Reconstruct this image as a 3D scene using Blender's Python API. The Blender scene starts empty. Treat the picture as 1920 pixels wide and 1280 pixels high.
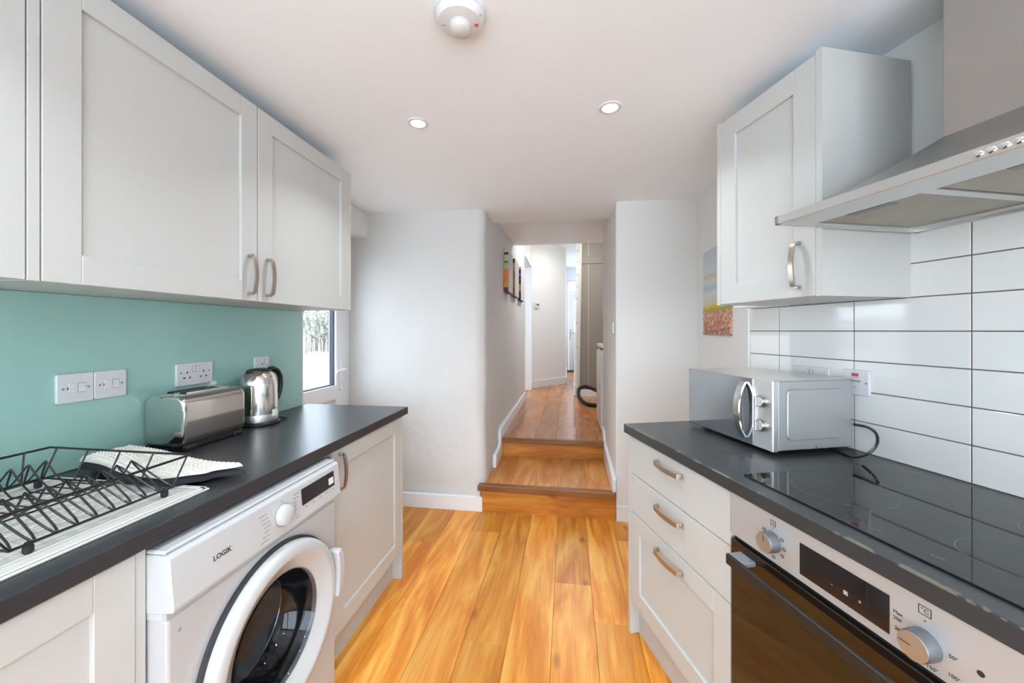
import bpy, bmesh, math, random
from mathutils import Vector, Matrix, noise
R = math.radians
PI = math.pi
S = bpy.context.scene
COL = S.collection

# ------------------------------------------------------------------ camera, sky, exposure
YAW = math.atan(104 / 720)
cam = bpy.data.cameras.new('camera'); camo = bpy.data.objects.new('camera', cam); COL.objects.link(camo)
cam.sensor_width = 36.0; cam.lens = 13.5; cam.shift_y = -20 / 1920
cam.clip_start = 0.02
camo.location = (0, 0, 1.32); camo.rotation_euler = (R(90), 0, YAW)
S.camera = camo
S.view_settings.view_transform = 'Standard'; S.view_settings.look = 'None'
S.view_settings.exposure = 0.78; S.view_settings.gamma = 1.0
S.view_settings.use_curve_mapping = False
S.cycles.use_denoising = True
S.cycles.max_bounces = 6; S.cycles.diffuse_bounces = 4; S.cycles.glossy_bounces = 4
S.cycles.transmission_bounces = 6; S.cycles.transparent_max_bounces = 12
S.cycles.sample_clamp_indirect = 6.0
S.cycles.use_adaptive_sampling = True; S.cycles.adaptive_threshold = 0.08; S.cycles.adaptive_min_samples = 16
S.cycles.caustics_reflective = False; S.cycles.caustics_refractive = False

SKY = 4.6
LAMP = 2.6
w = bpy.data.worlds.new('sky'); S.world = w; w.use_nodes = True
bg = w.node_tree.nodes['Background']
bg.inputs[0].default_value = (0.825, 0.965, 1.11, 1); bg.inputs[1].default_value = SKY

def portal(loc, rot, sx, sy):
    l = bpy.data.lights.new('daylight_opening', 'AREA'); l.shape = 'RECTANGLE'; l.size = sx; l.size_y = sy
    l.cycles.is_portal = True
    o = bpy.data.objects.new('daylight_opening', l); COL.objects.link(o); o.location = loc; o.rotation_euler = rot
portal((0.2, -1.66, 1.15), (R(-90), 0, 0), 3.0, 2.0)             # kitchen window behind the camera, light goes +Y
portal((-1.76, 2.36, 1.45), (0, R(-90), 0), 1.2, 0.9)           # glazed back door, light goes +X
portal((-2.62, 5.9, 1.75), (0, R(-90), 0), 1.9, 2.0)            # added side room window

# ------------------------------------------------------------------ materials
MATS = {}
def new_mat(name):
    m = bpy.data.materials.new(name); m.use_nodes = True
    nt = m.node_tree; b = nt.nodes['Principled BSDF']
    MATS[name] = m
    return m, nt, b
def setp(b, color=None, rough=None, metal=None, spec=None, coat=None, coat_rough=None, aniso=None):
    if color is not None: b.inputs['Base Color'].default_value = (*color, 1)
    if rough is not None: b.inputs['Roughness'].default_value = rough
    if metal is not None: b.inputs['Metallic'].default_value = metal
    if spec is not None: b.inputs['Specular IOR Level'].default_value = spec
    if coat is not None: b.inputs['Coat Weight'].default_value = coat
    if coat_rough is not None: b.inputs['Coat Roughness'].default_value = coat_rough
    if aniso is not None: b.inputs['Anisotropic'].default_value = aniso
def srgb(r, g, b):
    f = lambda c: (c / 255 / 12.92) if c / 255 <= 0.04045 else ((c / 255 + 0.055) / 1.055) ** 2.4
    return (f(r), f(g), f(b))
def add_bump(nt, b, scale=(1, 1, 1), strength=0.1, dist=0.002, detail=4, nscale=1.0, coord='Object'):
    tc = nt.nodes.new('ShaderNodeTexCoord'); mp = nt.nodes.new('ShaderNodeMapping')
    mp.inputs['Scale'].default_value = scale
    n = nt.nodes.new('ShaderNodeTexNoise'); n.inputs['Scale'].default_value = nscale; n.inputs['Detail'].default_value = detail
    bp = nt.nodes.new('ShaderNodeBump'); bp.inputs['Strength'].default_value = strength; bp.inputs['Distance'].default_value = dist
    L = nt.links.new
    L(tc.outputs[coord], mp.inputs[0]); L(mp.outputs[0], n.inputs['Vector']); L(n.outputs[0], bp.inputs['Height'])
    L(bp.outputs[0], b.inputs['Normal'])
    return n
def simple(name, color, rough=0.5, metal=0.0, bump=None, var=None, **k):
    m, nt, b = new_mat(name); setp(b, color, rough, metal, **k)
    n = None
    if bump:
        n = add_bump(nt, b, **bump)
    if var:                                     # small mottled colour change of the material itself
        tc = nt.nodes.new('ShaderNodeTexCoord'); nz = nt.nodes.new('ShaderNodeTexNoise')
        nz.inputs['Scale'].default_value = var[1]; nz.inputs['Detail'].default_value = 5
        mx = nt.nodes.new('ShaderNodeMix'); mx.data_type = 'RGBA'
        mx.inputs[6].default_value = (*color, 1); mx.inputs[7].default_value = (*var[0], 1)
        rp = nt.nodes.new('ShaderNodeValToRGB'); rp.color_ramp.elements[0].position = 0.35; rp.color_ramp.elements[1].position = 0.7
        nt.links.new(tc.outputs['Object'], nz.inputs['Vector']); nt.links.new(nz.outputs[0], rp.inputs[0])
        nt.links.new(rp.outputs[0], mx.inputs[0]); nt.links.new(mx.outputs[2], b.inputs['Base Color'])
    return m

simple('plaster', (0.785, 0.78, 0.76), 0.85, bump=dict(scale=(1, 1, 1), nscale=30, strength=0.12, dist=0.004))
simple('rough_plaster', (0.67, 0.66, 0.64), 0.85, bump=dict(nscale=14, strength=0.6, dist=0.010, detail=7))
simple('passage_paint', (0.88, 0.88, 0.88), 0.42, bump=dict(nscale=12, strength=0.2, dist=0.004, detail=5))
simple('ceiling_paint', (0.915, 0.95, 0.985), 0.9, bump=dict(nscale=8, strength=0.06, dist=0.004))
simple('hall_paint', (0.85, 0.835, 0.81), 0.8, bump=dict(nscale=25, strength=0.08, dist=0.003))
simple('stair_panel', (0.27, 0.225, 0.18), 0.55, bump=dict(scale=(30, 30, 2), nscale=2, strength=0.1, dist=0.002))
simple('gloss_white', (0.83, 0.84, 0.85), 0.3)
simple('cabinet_paint', (0.545, 0.55, 0.53), 0.42, bump=dict(scale=(120, 120, 7), nscale=1.4, strength=0.18, dist=0.0012, detail=5))
simple('cabinet_side', (0.54, 0.52, 0.48), 0.5, bump=dict(scale=(60, 60, 60), nscale=3, strength=0.05, dist=0.001))
simple('edge_band', (0.62, 0.575, 0.49), 0.5)
simple('plinth_paint', (0.52, 0.52, 0.50), 0.5)
simple('teal', srgb(154, 197, 187), 0.35, coat=1.0, coat_rough=0.03)
simple('grout', srgb(112, 100, 95), 0.9)
simple('white_trim', (0.85, 0.85, 0.85), 0.35)
simple('steel', (0.68, 0.675, 0.665), 0.36, 1.0, bump=dict(scale=(2, 200, 200), nscale=4, strength=0.05, dist=0.001))
simple('hood_steel', (0.46, 0.455, 0.445), 0.32, 1.0, bump=dict(scale=(3, 180, 180), nscale=4, strength=0.05, dist=0.001), var=((0.41, 0.405, 0.39), 6))
simple('chrome', (0.82, 0.81, 0.79), 0.06, 1.0)
simple('kettle_steel', (0.74, 0.72, 0.68), 0.13, 1.0)
simple('toaster_steel', (0.70, 0.68, 0.65), 0.09, 1.0)
simple('nickel', (0.54, 0.49, 0.42), 0.3, 1.0)
simple('microwave_silver', (0.46, 0.46, 0.455), 0.42, 0.6)
simple('microwave_top', (0.62, 0.61, 0.59), 0.3, 0.5)
simple('microwave_panel', (0.66, 0.65, 0.635), 0.3, 0.8)
simple('microwave_glass', (0.42, 0.45, 0.48), 0.05, 0.95)
simple('microwave_knob', (0.42, 0.40, 0.37), 0.26, 1.0)
simple('oven_steel', (0.68, 0.72, 0.76), 0.52, 0.85, bump=dict(scale=(2, 200, 200), nscale=4, strength=0.04, dist=0.001))
simple('knob_cap', (0.60, 0.63, 0.66), 0.36, 1.0)
simple('knob_side', (0.16, 0.16, 0.165), 0.4, 0.6)
simple('black_plastic', (0.012, 0.012, 0.013), 0.35)
simple('dark_slot', (0.01, 0.01, 0.01), 0.7)
simple('black_wire', (0.012, 0.011, 0.012), 0.3)
simple('rubber', (0.015, 0.015, 0.016), 0.75)
simple('grey_plastic', (0.22, 0.22, 0.23), 0.5)
simple('white_plastic', (0.72, 0.725, 0.73), 0.3)
simple('socket_plastic', (0.70, 0.69, 0.70), 0.28)
simple('enamel', (0.53, 0.54, 0.545), 0.22)
simple('enamel_body', (0.50, 0.505, 0.51), 0.28)
simple('drum_metal', (0.06, 0.06, 0.07), 0.35, 0.7)
simple('gasket', (0.035, 0.036, 0.04), 0.5)
simple('print_grey', (0.30, 0.30, 0.31), 0.6)
simple('print_black', (0.02, 0.02, 0.02), 0.6)
simple('print_white', (0.6, 0.6, 0.6), 0.6)
simple('print_faint', (0.10, 0.10, 0.105), 0.3)
simple('red', (0.62, 0.06, 0.10), 0.4)
simple('sticker', (0.80, 0.79, 0.76), 0.5)
simple('sink_composite', (0.60, 0.59, 0.55), 0.35, bump=dict(nscale=150, strength=0.04, dist=0.001))
simple('towel_white', (0.70, 0.665, 0.61), 0.95)
simple('towel_dark', (0.022, 0.022, 0.028), 0.95)
simple('filter_mesh', (0.42, 0.40, 0.34), 0.5, 0.55, bump=dict(nscale=260, strength=0.6, dist=0.002, detail=1), var=((0.36, 0.335, 0.27), 9))
simple('thermo_screen', (0.08, 0.09, 0.09), 0.3)
simple('upvc', (0.86, 0.865, 0.87), 0.25)
simple('seal', (0.06, 0.065, 0.09), 0.6)
simple('mat_brown', (0.12, 0.06, 0.035), 0.9)
simple('patio', (0.55, 0.52, 0.46), 0.9, var=((0.48, 0.46, 0.40), 3))
simple('garden_render', (0.72, 0.71, 0.69), 0.9, var=((0.64, 0.63, 0.60), 2))
simple('leaf', (0.20, 0.23, 0.18), 0.7)
simple('bark', (0.13, 0.11, 0.09), 0.8)
simple('cavity', (0.03, 0.03, 0.03), 0.8)
simple('carcass', (0.60, 0.60, 0.59), 0.5)

# ceiling lamp lens
m, nt, b = new_mat('lamp_lens'); setp(b, (0.9, 0.9, 0.88), 0.4)
b.inputs['Emission Color'].default_value = (1.0, 0.97, 0.90, 1); b.inputs['Emission Strength'].default_value = 7.0

# thin window glass: mostly clear with a mirror layer (fresnel)
def glass(name, tint=(1, 1, 1), dark=0.0):
    m, nt, b = new_mat(name); nt.nodes.remove(b)
    t = nt.nodes.new('ShaderNodeBsdfTransparent'); t.inputs[0].default_value = (*[c * (1 - dark) for c in tint], 1)
    g = nt.nodes.new('ShaderNodeBsdfGlossy'); g.inputs['Roughness'].default_value = 0.01
    fr = nt.nodes.new('ShaderNodeFresnel'); fr.inputs[0].default_value = 1.5
    mx = nt.nodes.new('ShaderNodeMixShader')
    ge = nt.nodes.new('ShaderNodeNewGeometry'); mr = nt.nodes.new('ShaderNodeMapRange')      # the far face of a solid pane is met from inside the glass
    mr.inputs['To Min'].default_value = 1.5; mr.inputs['To Max'].default_value = 1 / 1.5
    nt.links.new(ge.outputs['Backfacing'], mr.inputs['Value']); nt.links.new(mr.outputs[0], fr.inputs[0])
    nt.links.new(fr.outputs[0], mx.inputs[0]); nt.links.new(t.outputs[0], mx.inputs[1]); nt.links.new(g.outputs[0], mx.inputs[2])
    nt.links.new(mx.outputs[0], nt.nodes['Material Output'].inputs[0])
glass('window_glass')
glass('drum_glass', (0.50, 0.54, 0.60), 0.25)

# glossy wall tile with a slightly wavy glaze, each tile a little different
m, nt, b = new_mat('tile_glaze'); setp(b, (0.80, 0.785, 0.75), 0.07, spec=0.55)
add_bump(nt, b, nscale=4, strength=0.06, dist=0.004, detail=1)

# worktop: dark slate laminate; worn, chipped pale arris along the front top edge (local y is minus the depth)
def worktop_mat(name, base, wear_y=None):
    m, nt, b = new_mat(name); setp(b, base, 0.31, spec=0.55)
    L = nt.links.new
    tc = nt.nodes.new('ShaderNodeTexCoord')
    nz = nt.nodes.new('ShaderNodeTexNoise'); nz.inputs['Scale'].default_value = 90; nz.inputs['Detail'].default_value = 6
    L(tc.outputs['Object'], nz.inputs['Vector'])
    bp = nt.nodes.new('ShaderNodeBump'); bp.inputs['Strength'].default_value = 0.22; bp.inputs['Distance'].default_value = 0.0015
    L(nz.outputs[0], bp.inputs['Height']); L(bp.outputs[0], b.inputs['Normal'])
    n2 = nt.nodes.new('ShaderNodeTexNoise'); n2.inputs['Scale'].default_value = 7; n2.inputs['Detail'].default_value = 5
    L(tc.outputs['Object'], n2.inputs['Vector'])
    mx = nt.nodes.new('ShaderNodeMix'); mx.data_type = 'RGBA'
    mx.inputs[6].default_value = (*[c * 0.8 for c in base], 1); mx.inputs[7].default_value = (*[c * 1.25 for c in base], 1)
    L(n2.outputs[0], mx.inputs[0]); last = mx
    if wear_y is not None:
        sp = nt.nodes.new('ShaderNodeSeparateXYZ'); L(tc.outputs['Object'], sp.inputs[0])
        d1 = nt.nodes.new('ShaderNodeMath'); d1.operation = 'COMPARE'; d1.inputs[1].default_value = wear_y; d1.inputs[2].default_value = 0.0045
        L(sp.outputs[1], d1.inputs[0])
        d2 = nt.nodes.new('ShaderNodeMath'); d2.operation = 'GREATER_THAN'; d2.inputs[1].default_value = 0.9035
        L(sp.outputs[2], d2.inputs[0])
        nz3 = nt.nodes.new('ShaderNodeTexNoise'); nz3.inputs['Scale'].default_value = 13; nz3.inputs['Detail'].default_value = 4
        L(tc.outputs['Object'], nz3.inputs['Vector'])
        g = nt.nodes.new('ShaderNodeMath'); g.operation = 'GREATER_THAN'; g.inputs[1].default_value = 0.55
        L(nz3.outputs[0], g.inputs[0])
        m1 = nt.nodes.new('ShaderNodeMath'); m1.operation = 'MULTIPLY'; L(d1.outputs[0], m1.inputs[0]); L(d2.outputs[0], m1.inputs[1])
        m2 = nt.nodes.new('ShaderNodeMath'); m2.operation = 'MULTIPLY'; L(m1.outputs[0], m2.inputs[0]); L(g.outputs[0], m2.inputs[1])
        mx2 = nt.nodes.new('ShaderNodeMix'); mx2.data_type = 'RGBA'; mx2.inputs[7].default_value = (0.125, 0.118, 0.085, 1)
        L(m2.outputs[0], mx2.inputs[0]); L(mx.outputs[2], mx2.inputs[6]); last = mx2
    L(last.outputs[2], b.inputs['Base Color'])
    return m
worktop_mat('worktop', srgb(45, 45, 49))
worktop_mat('worktop_worn', srgb(50, 51, 53), -0.610)

m, nt, b = new_mat('hob_glass'); setp(b, (0.010, 0.010, 0.011), 0.05, spec=0.42)
m, nt, b = new_mat('oven_glass'); setp(b, (0.016, 0.010, 0.007), 0.05, spec=0.65)
m, nt, b = new_mat('display_glass'); setp(b, (0.010, 0.010, 0.012), 0.08)

# oak planks: grain runs along local Y, every plank has its own offset and tone
def oak(name, light, mid, dark, rough=0.3, axis='Y', spec=0.5):
    m, nt, b = new_mat(name); setp(b, mid, rough, spec=spec)
    L = nt.links.new
    tc = nt.nodes.new('ShaderNodeTexCoord'); oi = nt.nodes.new('ShaderNodeObjectInfo')
    off = nt.nodes.new('ShaderNodeVectorMath'); off.operation = 'MULTIPLY_ADD'
    cmb = nt.nodes.new('ShaderNodeCombineXYZ')
    for i in range(3): L(oi.outputs['Random'], cmb.inputs[i])
    L(cmb.outputs[0], off.inputs[0]); off.inputs[1].default_value = (31.0, 57.0, 13.0); L(tc.outputs['Object'], off.inputs[2])
    mp = nt.nodes.new('ShaderNodeMapping')
    mp.inputs['Scale'].default_value = (7, 1.0, 7) if axis == 'Y' else (1.0, 7, 7)
    L(off.outputs[0], mp.inputs[0])
    n1 = nt.nodes.new('ShaderNodeTexNoise'); n1.inputs['Scale'].default_value = 1.1; n1.inputs['Detail'].default_value = 6; n1.inputs['Distortion'].default_value = 2.2
    L(mp.outputs[0], n1.inputs['Vector'])
    mp2 = nt.nodes.new('ShaderNodeMapping'); mp2.inputs['Scale'].default_value = (95, 4, 95) if axis == 'Y' else (4, 95, 95)
    L(off.outputs[0], mp2.inputs[0])
    n2 = nt.nodes.new('ShaderNodeTexNoise'); n2.inputs['Scale'].default_value = 1.0; n2.inputs['Detail'].default_value = 4
    L(mp2.outputs[0], n2.inputs['Vector'])
    rp = nt.nodes.new('ShaderNodeValToRGB'); e = rp.color_ramp.elements
    e[0].position = 0.28; e[0].color = (*dark, 1); e[1].position = 0.72; e[1].color = (*light, 1)
    x = rp.color_ramp.elements.new(0.5); x.color = (*mid, 1)
    L(n1.outputs[0], rp.inputs[0])
    # fine pores
    mx = nt.nodes.new('ShaderNodeMix'); mx.data_type = 'RGBA'; mx.blend_type = 'MULTIPLY'; mx.inputs[0].default_value = 0.38
    rp2 = nt.nodes.new('ShaderNodeValToRGB'); rp2.color_ramp.elements[0].position = 0.35; rp2.color_ramp.elements[1].position = 0.6
    rp2.color_ramp.elements[0].color = (0.62, 0.52, 0.42, 1)
    L(n2.outputs[0], rp2.inputs[0]); L(rp.outputs[0], mx.inputs[6]); L(rp2.outputs[0], mx.inputs[7])
    # knots
    mp3 = nt.nodes.new('ShaderNodeMapping'); mp3.inputs['Scale'].default_value = (5.5, 2.4, 5.5) if axis == 'Y' else (2.4, 5.5, 5.5)
    L(off.outputs[0], mp3.inputs[0])
    vo = nt.nodes.new('ShaderNodeTexVoronoi'); vo.inputs['Scale'].default_value = 1.0; L(mp3.outputs[0], vo.inputs['Vector'])
    rk = nt.nodes.new('ShaderNodeValToRGB'); rk.color_ramp.elements[0].position = 0.03; rk.color_ramp.elements[1].position = 0.13
    rk.color_ramp.elements[0].color = (0.42, 0.28, 0.17, 1); rk.color_ramp.elements[1].color = (1, 1, 1, 1)
    L(vo.outputs['Distance'], rk.inputs[0])
    mk = nt.nodes.new('ShaderNodeMix'); mk.data_type = 'RGBA'; mk.blend_type = 'MULTIPLY'; mk.inputs[0].default_value = 0.75
    L(mx.outputs[2], mk.inputs[6]); L(rk.outputs[0], mk.inputs[7])
    # tone of the whole plank
    hs = nt.nodes.new('ShaderNodeHueSaturation'); mr = nt.nodes.new('ShaderNodeMapRange')
    mr.inputs['To Min'].default_value = 0.82; mr.inputs['To Max'].default_value = 1.16
    L(oi.outputs['Random'], mr.inputs['Value']); L(mr.outputs[0], hs.inputs['Value']); L(mk.outputs[2], hs.inputs['Color'])
    L(hs.outputs[0], b.inputs['Base Color'])
    bp = nt.nodes.new('ShaderNodeBump'); bp.inputs['Strength'].default_value = 0.08; bp.inputs['Distance'].default_value = 0.001
    L(n2.outputs[0], bp.inputs['Height']); L(bp.outputs[0], b.inputs['Normal'])
oak('oak_floor', srgb(236, 178, 88), srgb(222, 146, 54), srgb(198, 112, 30), 0.33)
oak('oak_hall_shaded', srgb(206, 142, 88), srgb(188, 122, 68), srgb(164, 100, 50), 0.26)  # floor oak darkened; the passage's dimmer light is put into its colour
oak('oak_step', srgb(230, 170, 92), srgb(214, 142, 66), srgb(188, 112, 42), 0.34)
oak('oak_riser', srgb(216, 148, 62), srgb(198, 124, 44), srgb(172, 98, 30), 0.4, axis='X')
oak('oak_nosing', srgb(160, 105, 56), srgb(138, 86, 42), srgb(108, 64, 30), 0.4, axis='X')
simple('subfloor', (0.16, 0.09, 0.04), 0.8)

# painted canvases (flat print): meadow of flowers below a pale sky, and three abstract ones
def canvas_meadow(name):
    m, nt, b = new_mat(name); setp(b, (0.5, 0.5, 0.5), 0.6)
    L = nt.links.new
    tc = nt.nodes.new('ShaderNodeTexCoord'); sp = nt.nodes.new('ShaderNodeSeparateXYZ'); L(tc.outputs['Generated'], sp.inputs[0])
    nz = nt.nodes.new('ShaderNodeTexNoise'); nz.inputs['Scale'].default_value = 7; nz.inputs['Detail'].default_value = 5
    L(tc.outputs['Object'], nz.inputs['Vector'])
    ad = nt.nodes.new('ShaderNodeMath'); ad.operation = 'MULTIPLY_ADD'; ad.inputs[1].default_value = 0.10; L(nz.outputs[0], ad.inputs[0])
    sb = nt.nodes.new('ShaderNodeMath'); sb.operation = 'SUBTRACT'; sb.inputs[1].default_value = 0.05
    L(sp.outputs[2], sb.inputs[0]); L(sb.outputs[0], ad.inputs[2])
    rp = nt.nodes.new('ShaderNodeValToRGB'); cr = rp.color_ramp
    stops = [(0.0, srgb(105, 75, 50)), (0.10, srgb(190, 130, 105)), (0.25, srgb(205, 170, 135)), (0.29, srgb(160, 150, 70)), (0.34, srgb(222, 200, 70)),
             (0.37, srgb(205, 200, 185)), (0.48, srgb(212, 214, 214)), (0.55, srgb(170, 194, 208)), (0.62, srgb(212, 214, 214)), (0.69, srgb(206, 192, 166)), (0.72, srgb(210, 212, 212)), (1.0, srgb(190, 201, 211))]
    while len(cr.elements) < len(stops): cr.elements.new(0.5)
    for el, (p, c) in zip(cr.elements, stops): el.position = p; el.color = (*c, 1)
    L(ad.outputs[0], rp.inputs[0])
    vo = nt.nodes.new('ShaderNodeTexVoronoi'); vo.inputs['Scale'].default_value = 85; L(tc.outputs['Object'], vo.inputs['Vector'])
    r2 = nt.nodes.new('ShaderNodeValToRGB'); c2 = r2.color_ramp; c2.interpolation = 'CONSTANT'
    fl = [(0, srgb(190, 60, 60)), (0.2, srgb(225, 170, 150)), (0.4, srgb(110, 95, 50)), (0.55, srgb(230, 215, 190)), (0.7, srgb(200, 90, 110)), (0.85, srgb(170, 140, 60))]
    while len(c2.elements) < len(fl): c2.elements.new(0.5)
    for el, (p, c) in zip(c2.elements, fl): el.position = p; el.color = (*c, 1)
    sx = nt.nodes.new('ShaderNodeSeparateColor'); L(vo.outputs['Color'], sx.inputs[0]); L(sx.outputs[0], r2.inputs[0])
    lt = nt.nodes.new('ShaderNodeMath'); lt.operation = 'LESS_THAN'; lt.inputs[1].default_value = 0.27; L(ad.outputs[0], lt.inputs[0])
    ml = nt.nodes.new('ShaderNodeMath'); ml.operation = 'MULTIPLY'; ml.inputs[1].default_value = 0.6; L(lt.outputs[0], ml.inputs[0])
    mx = nt.nodes.new('ShaderNodeMix'); mx.data_type = 'RGBA'; L(ml.outputs[0], mx.inputs[0]); L(rp.outputs[0], mx.inputs[6]); L(r2.outputs[0], mx.inputs[7])
    L(mx.outputs[2], b.inputs['Base Color'])
canvas_meadow('canvas_meadow')
def canvas_bands(name, stops):
    m, nt, b = new_mat(name); setp(b, (0.5, 0.5, 0.5), 0.6)
    tc = nt.nodes.new('ShaderNodeTexCoord'); sp = nt.nodes.new('ShaderNodeSeparateXYZ'); nt.links.new(tc.outputs['Generated'], sp.inputs[0])
    nz = nt.nodes.new('ShaderNodeTexNoise'); nz.inputs['Scale'].default_value = 5; nt.links.new(tc.outputs['Object'], nz.inputs['Vector'])
    ad = nt.nodes.new('ShaderNodeMath'); ad.operation = 'MULTIPLY_ADD'; ad.inputs[1].default_value = 0.16
    nt.links.new(nz.outputs[0], ad.inputs[0]); nt.links.new(sp.outputs[2], ad.inputs[2])
    sb = nt.nodes.new('ShaderNodeMath'); sb.operation = 'SUBTRACT'; sb.inputs[1].default_value = 0.08; nt.links.new(ad.outputs[0], sb.inputs[0])
    rp = nt.nodes.new('ShaderNodeValToRGB'); cr = rp.color_ramp; cr.interpolation = 'CONSTANT'
    while len(cr.elements) < len(stops): cr.elements.new(0.5)
    for el, (p, c) in zip(cr.elements, stops): el.position = p; el.color = (*c, 1)
    nt.links.new(sb.outputs[0], rp.inputs[0]); nt.links.new(rp.outputs[0], b.inputs['Base Color'])
canvas_bands('canvas_orange', [(0, srgb(90, 40, 60)), (0.08, srgb(190, 150, 80)), (0.2, srgb(226, 120, 30)), (0.55, srgb(160, 175, 140)), (0.7, srgb(70, 90, 70)), (0.75, srgb(170, 180, 150)), (0.9, srgb(40, 30, 30)), (0.95, srgb(225, 170, 140))])
canvas_bands('canvas_ochre', [(0, srgb(120, 85, 40)), (0.2, srgb(160, 120, 60)), (0.5, srgb(150, 115, 70)), (0.7, srgb(176, 150, 110)), (0.9, srgb(30, 22, 30))])
canvas_bands('canvas_navy', [(0, srgb(30, 25, 60)), (0.25, srgb(170, 140, 50)), (0.5, srgb(30, 30, 80)), (0.75, srgb(110, 110, 150)), (0.82, srgb(30, 28, 60)), (0.92, srgb(190, 160, 80))])
simple('canvas_glare', (0.62, 0.58, 0.58), 0.7)  # pale glare of the passage canvas faces, put into a flat colour

# ------------------------------------------------------------------ geometry helpers
class G:
    def __init__(s): s.v = []; s.f = []
    def add(s, vs, fs):
        n = len(s.v); s.v += [tuple(p) for p in vs]; s.f += [tuple(n + i for i in f) for f in fs]; return s
    def bm(s, b):
        b.verts.index_update(); s.add([v.co for v in b.verts], [[v.index for v in f.verts] for f in b.faces]); b.free(); return s
    def box(s, x0, x1, y0, y1, z0, z1, bev=0.0, seg=1):
        b = bmesh.new()
        vs = [b.verts.new((x, y, z)) for z in (z0, z1) for y in (y0, y1) for x in (x0, x1)]
        for f in ((0, 2, 3, 1), (4, 5, 7, 6), (0, 1, 5, 4), (2, 6, 7, 3), (0, 4, 6, 2), (1, 3, 7, 5)): b.faces.new([vs[i] for i in f])
        if bev > 0: bmesh.ops.bevel(b, geom=b.edges[:], offset=bev, segments=seg, affect='EDGES', profile=0.5)
        return s.bm(b)
    def prism(s, poly, lo, hi, axis='x', bev=0.0):
        # poly: list of 2-tuples in the other two axes (cyclic order y,z / x,z / x,y)
        def P(p, t): return {'x': (t, p[0], p[1]), 'y': (p[0], t, p[1]), 'z': (p[0], p[1], t)}[axis]
        n = len(poly); b = bmesh.new()
        A = [b.verts.new(P(p, lo)) for p in poly]; C = [b.verts.new(P(p, hi)) for p in poly]
        b.faces.new(A); b.faces.new(C[::-1])
        for i in range(n): b.faces.new((A[i], C[i], C[(i + 1) % n], A[(i + 1) % n]))
        bmesh.ops.recalc_face_normals(b, faces=b.faces[:])
        if bev > 0: bmesh.ops.bevel(b, geom=b.edges[:], offset=bev, segments=1, affect='EDGES', profile=0.5)
        return s.bm(b)
    def rrect(s, x0, x1, z0, z1, r, y0, y1, seg=6, bev=0.0):     # rounded rectangle in xz extruded along y
        p = []
        for cx, cz, a0 in ((x1 - r, z1 - r, 0), (x0 + r, z1 - r, 90), (x0 + r, z0 + r, 180), (x1 - r, z0 + r, 270)):
            for k in range(seg + 1):
                a = R(a0 + 90 * k / seg); p.append((cx + r * math.cos(a), cz + r * math.sin(a)))
        return s.prism(p, y0, y1, 'y', bev)
    def lathe(s, prof, seg=32, c=(0, 0, 0), axis='z', closed_ends=True):
        # prof: list of (radius, height)
        def P(r, h, a):
            x, y = r * math.cos(a), r * math.sin(a)
            q = {'z': (x, y, h), 'y': (x, h, y), 'x': (h, x, y)}[axis]
            return (c[0] + q[0], c[1] + q[1], c[2] + q[2])
        vs = []; fs = []; n = len(prof)
        for r, h in prof:
            for k in range(seg): vs.append(P(max(r, 1e-5), h, 2 * PI * k / seg))
        for i in range(n - 1):
            for k in range(seg):
                k2 = (k + 1) % seg; fs.append((i * seg + k, i * seg + k2, (i + 1) * seg + k2, (i + 1) * seg + k))
        if closed_ends:
            fs.append(tuple(range(seg - 1, -1, -1))); fs.append(tuple((n - 1) * seg + k for k in range(seg)))
        b = bmesh.new(); V = [b.verts.new(v) for v in vs]
        for f in fs:
            try: b.faces.new([V[i] for i in f])
            except ValueError: pass
        bmesh.ops.recalc_face_normals(b, faces=b.faces[:])
        return s.bm(b)
    def tube(s, pts, r, seg=8, closed=False):
        pts = [Vector(p) for p in pts]; n = len(pts); vs = []; fs = []; up = None
        for i, p in enumerate(pts):
            a = pts[(i - 1) % n] if (closed or i > 0) else p
            c = pts[(i + 1) % n] if (closed or i < n - 1) else p
            t = (c - a).normalized()
            if up is None:
                up = Vector((0, 0, 1)) if abs(t.z) < 0.9 else Vector((1, 0, 0))
            u = (up - t * up.dot(t))
            if u.length < 1e-4: u = t.orthogonal()
            u.normalize(); v = t.cross(u); up = u
            rr = r[i] if isinstance(r, (list, tuple)) else r
            for k in range(seg):
                a_ = 2 * PI * k / seg; vs.append(p + u * math.cos(a_) * rr + v * math.sin(a_) * rr)
        m_ = n if closed else n - 1
        for i in range(m_):
            j = (i + 1) % n
            for k in range(seg):
                k2 = (k + 1) % seg; fs.append((i * seg + k, i * seg + k2, j * seg + k2, j * seg + k))
        if not closed:
            fs.append(tuple(range(seg - 1, -1, -1))); fs.append(tuple((n - 1) * seg + k for k in range(seg)))
        return s.add(vs, fs)
    def ribbon(s, pts, half, th, wdir):
        # a strap of rectangular section: pts along its middle, half width along wdir, thickness th
        W = Vector(wdir).normalized(); pts = [Vector(p) for p in pts]; vs = []; fs = []; n = len(pts)
        for i, p in enumerate(pts):
            t = (pts[min(i + 1, n - 1)] - pts[max(i - 1, 0)]).normalized(); nn = t.cross(W).normalized()
            vs += [p + W * half + nn * th / 2, p - W * half + nn * th / 2, p - W * half - nn * th / 2, p + W * half - nn * th / 2]
        for i in range(n - 1):
            a, b_ = 4 * i, 4 * i + 4
            for k in range(4):
                k2 = (k + 1) % 4; fs.append((a + k, a + k2, b_ + k2, b_ + k))
        fs += [(3, 2, 1, 0), (4 * n - 4, 4 * n - 3, 4 * n - 2, 4 * n - 1)]
        return s.add(vs, fs)
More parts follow.
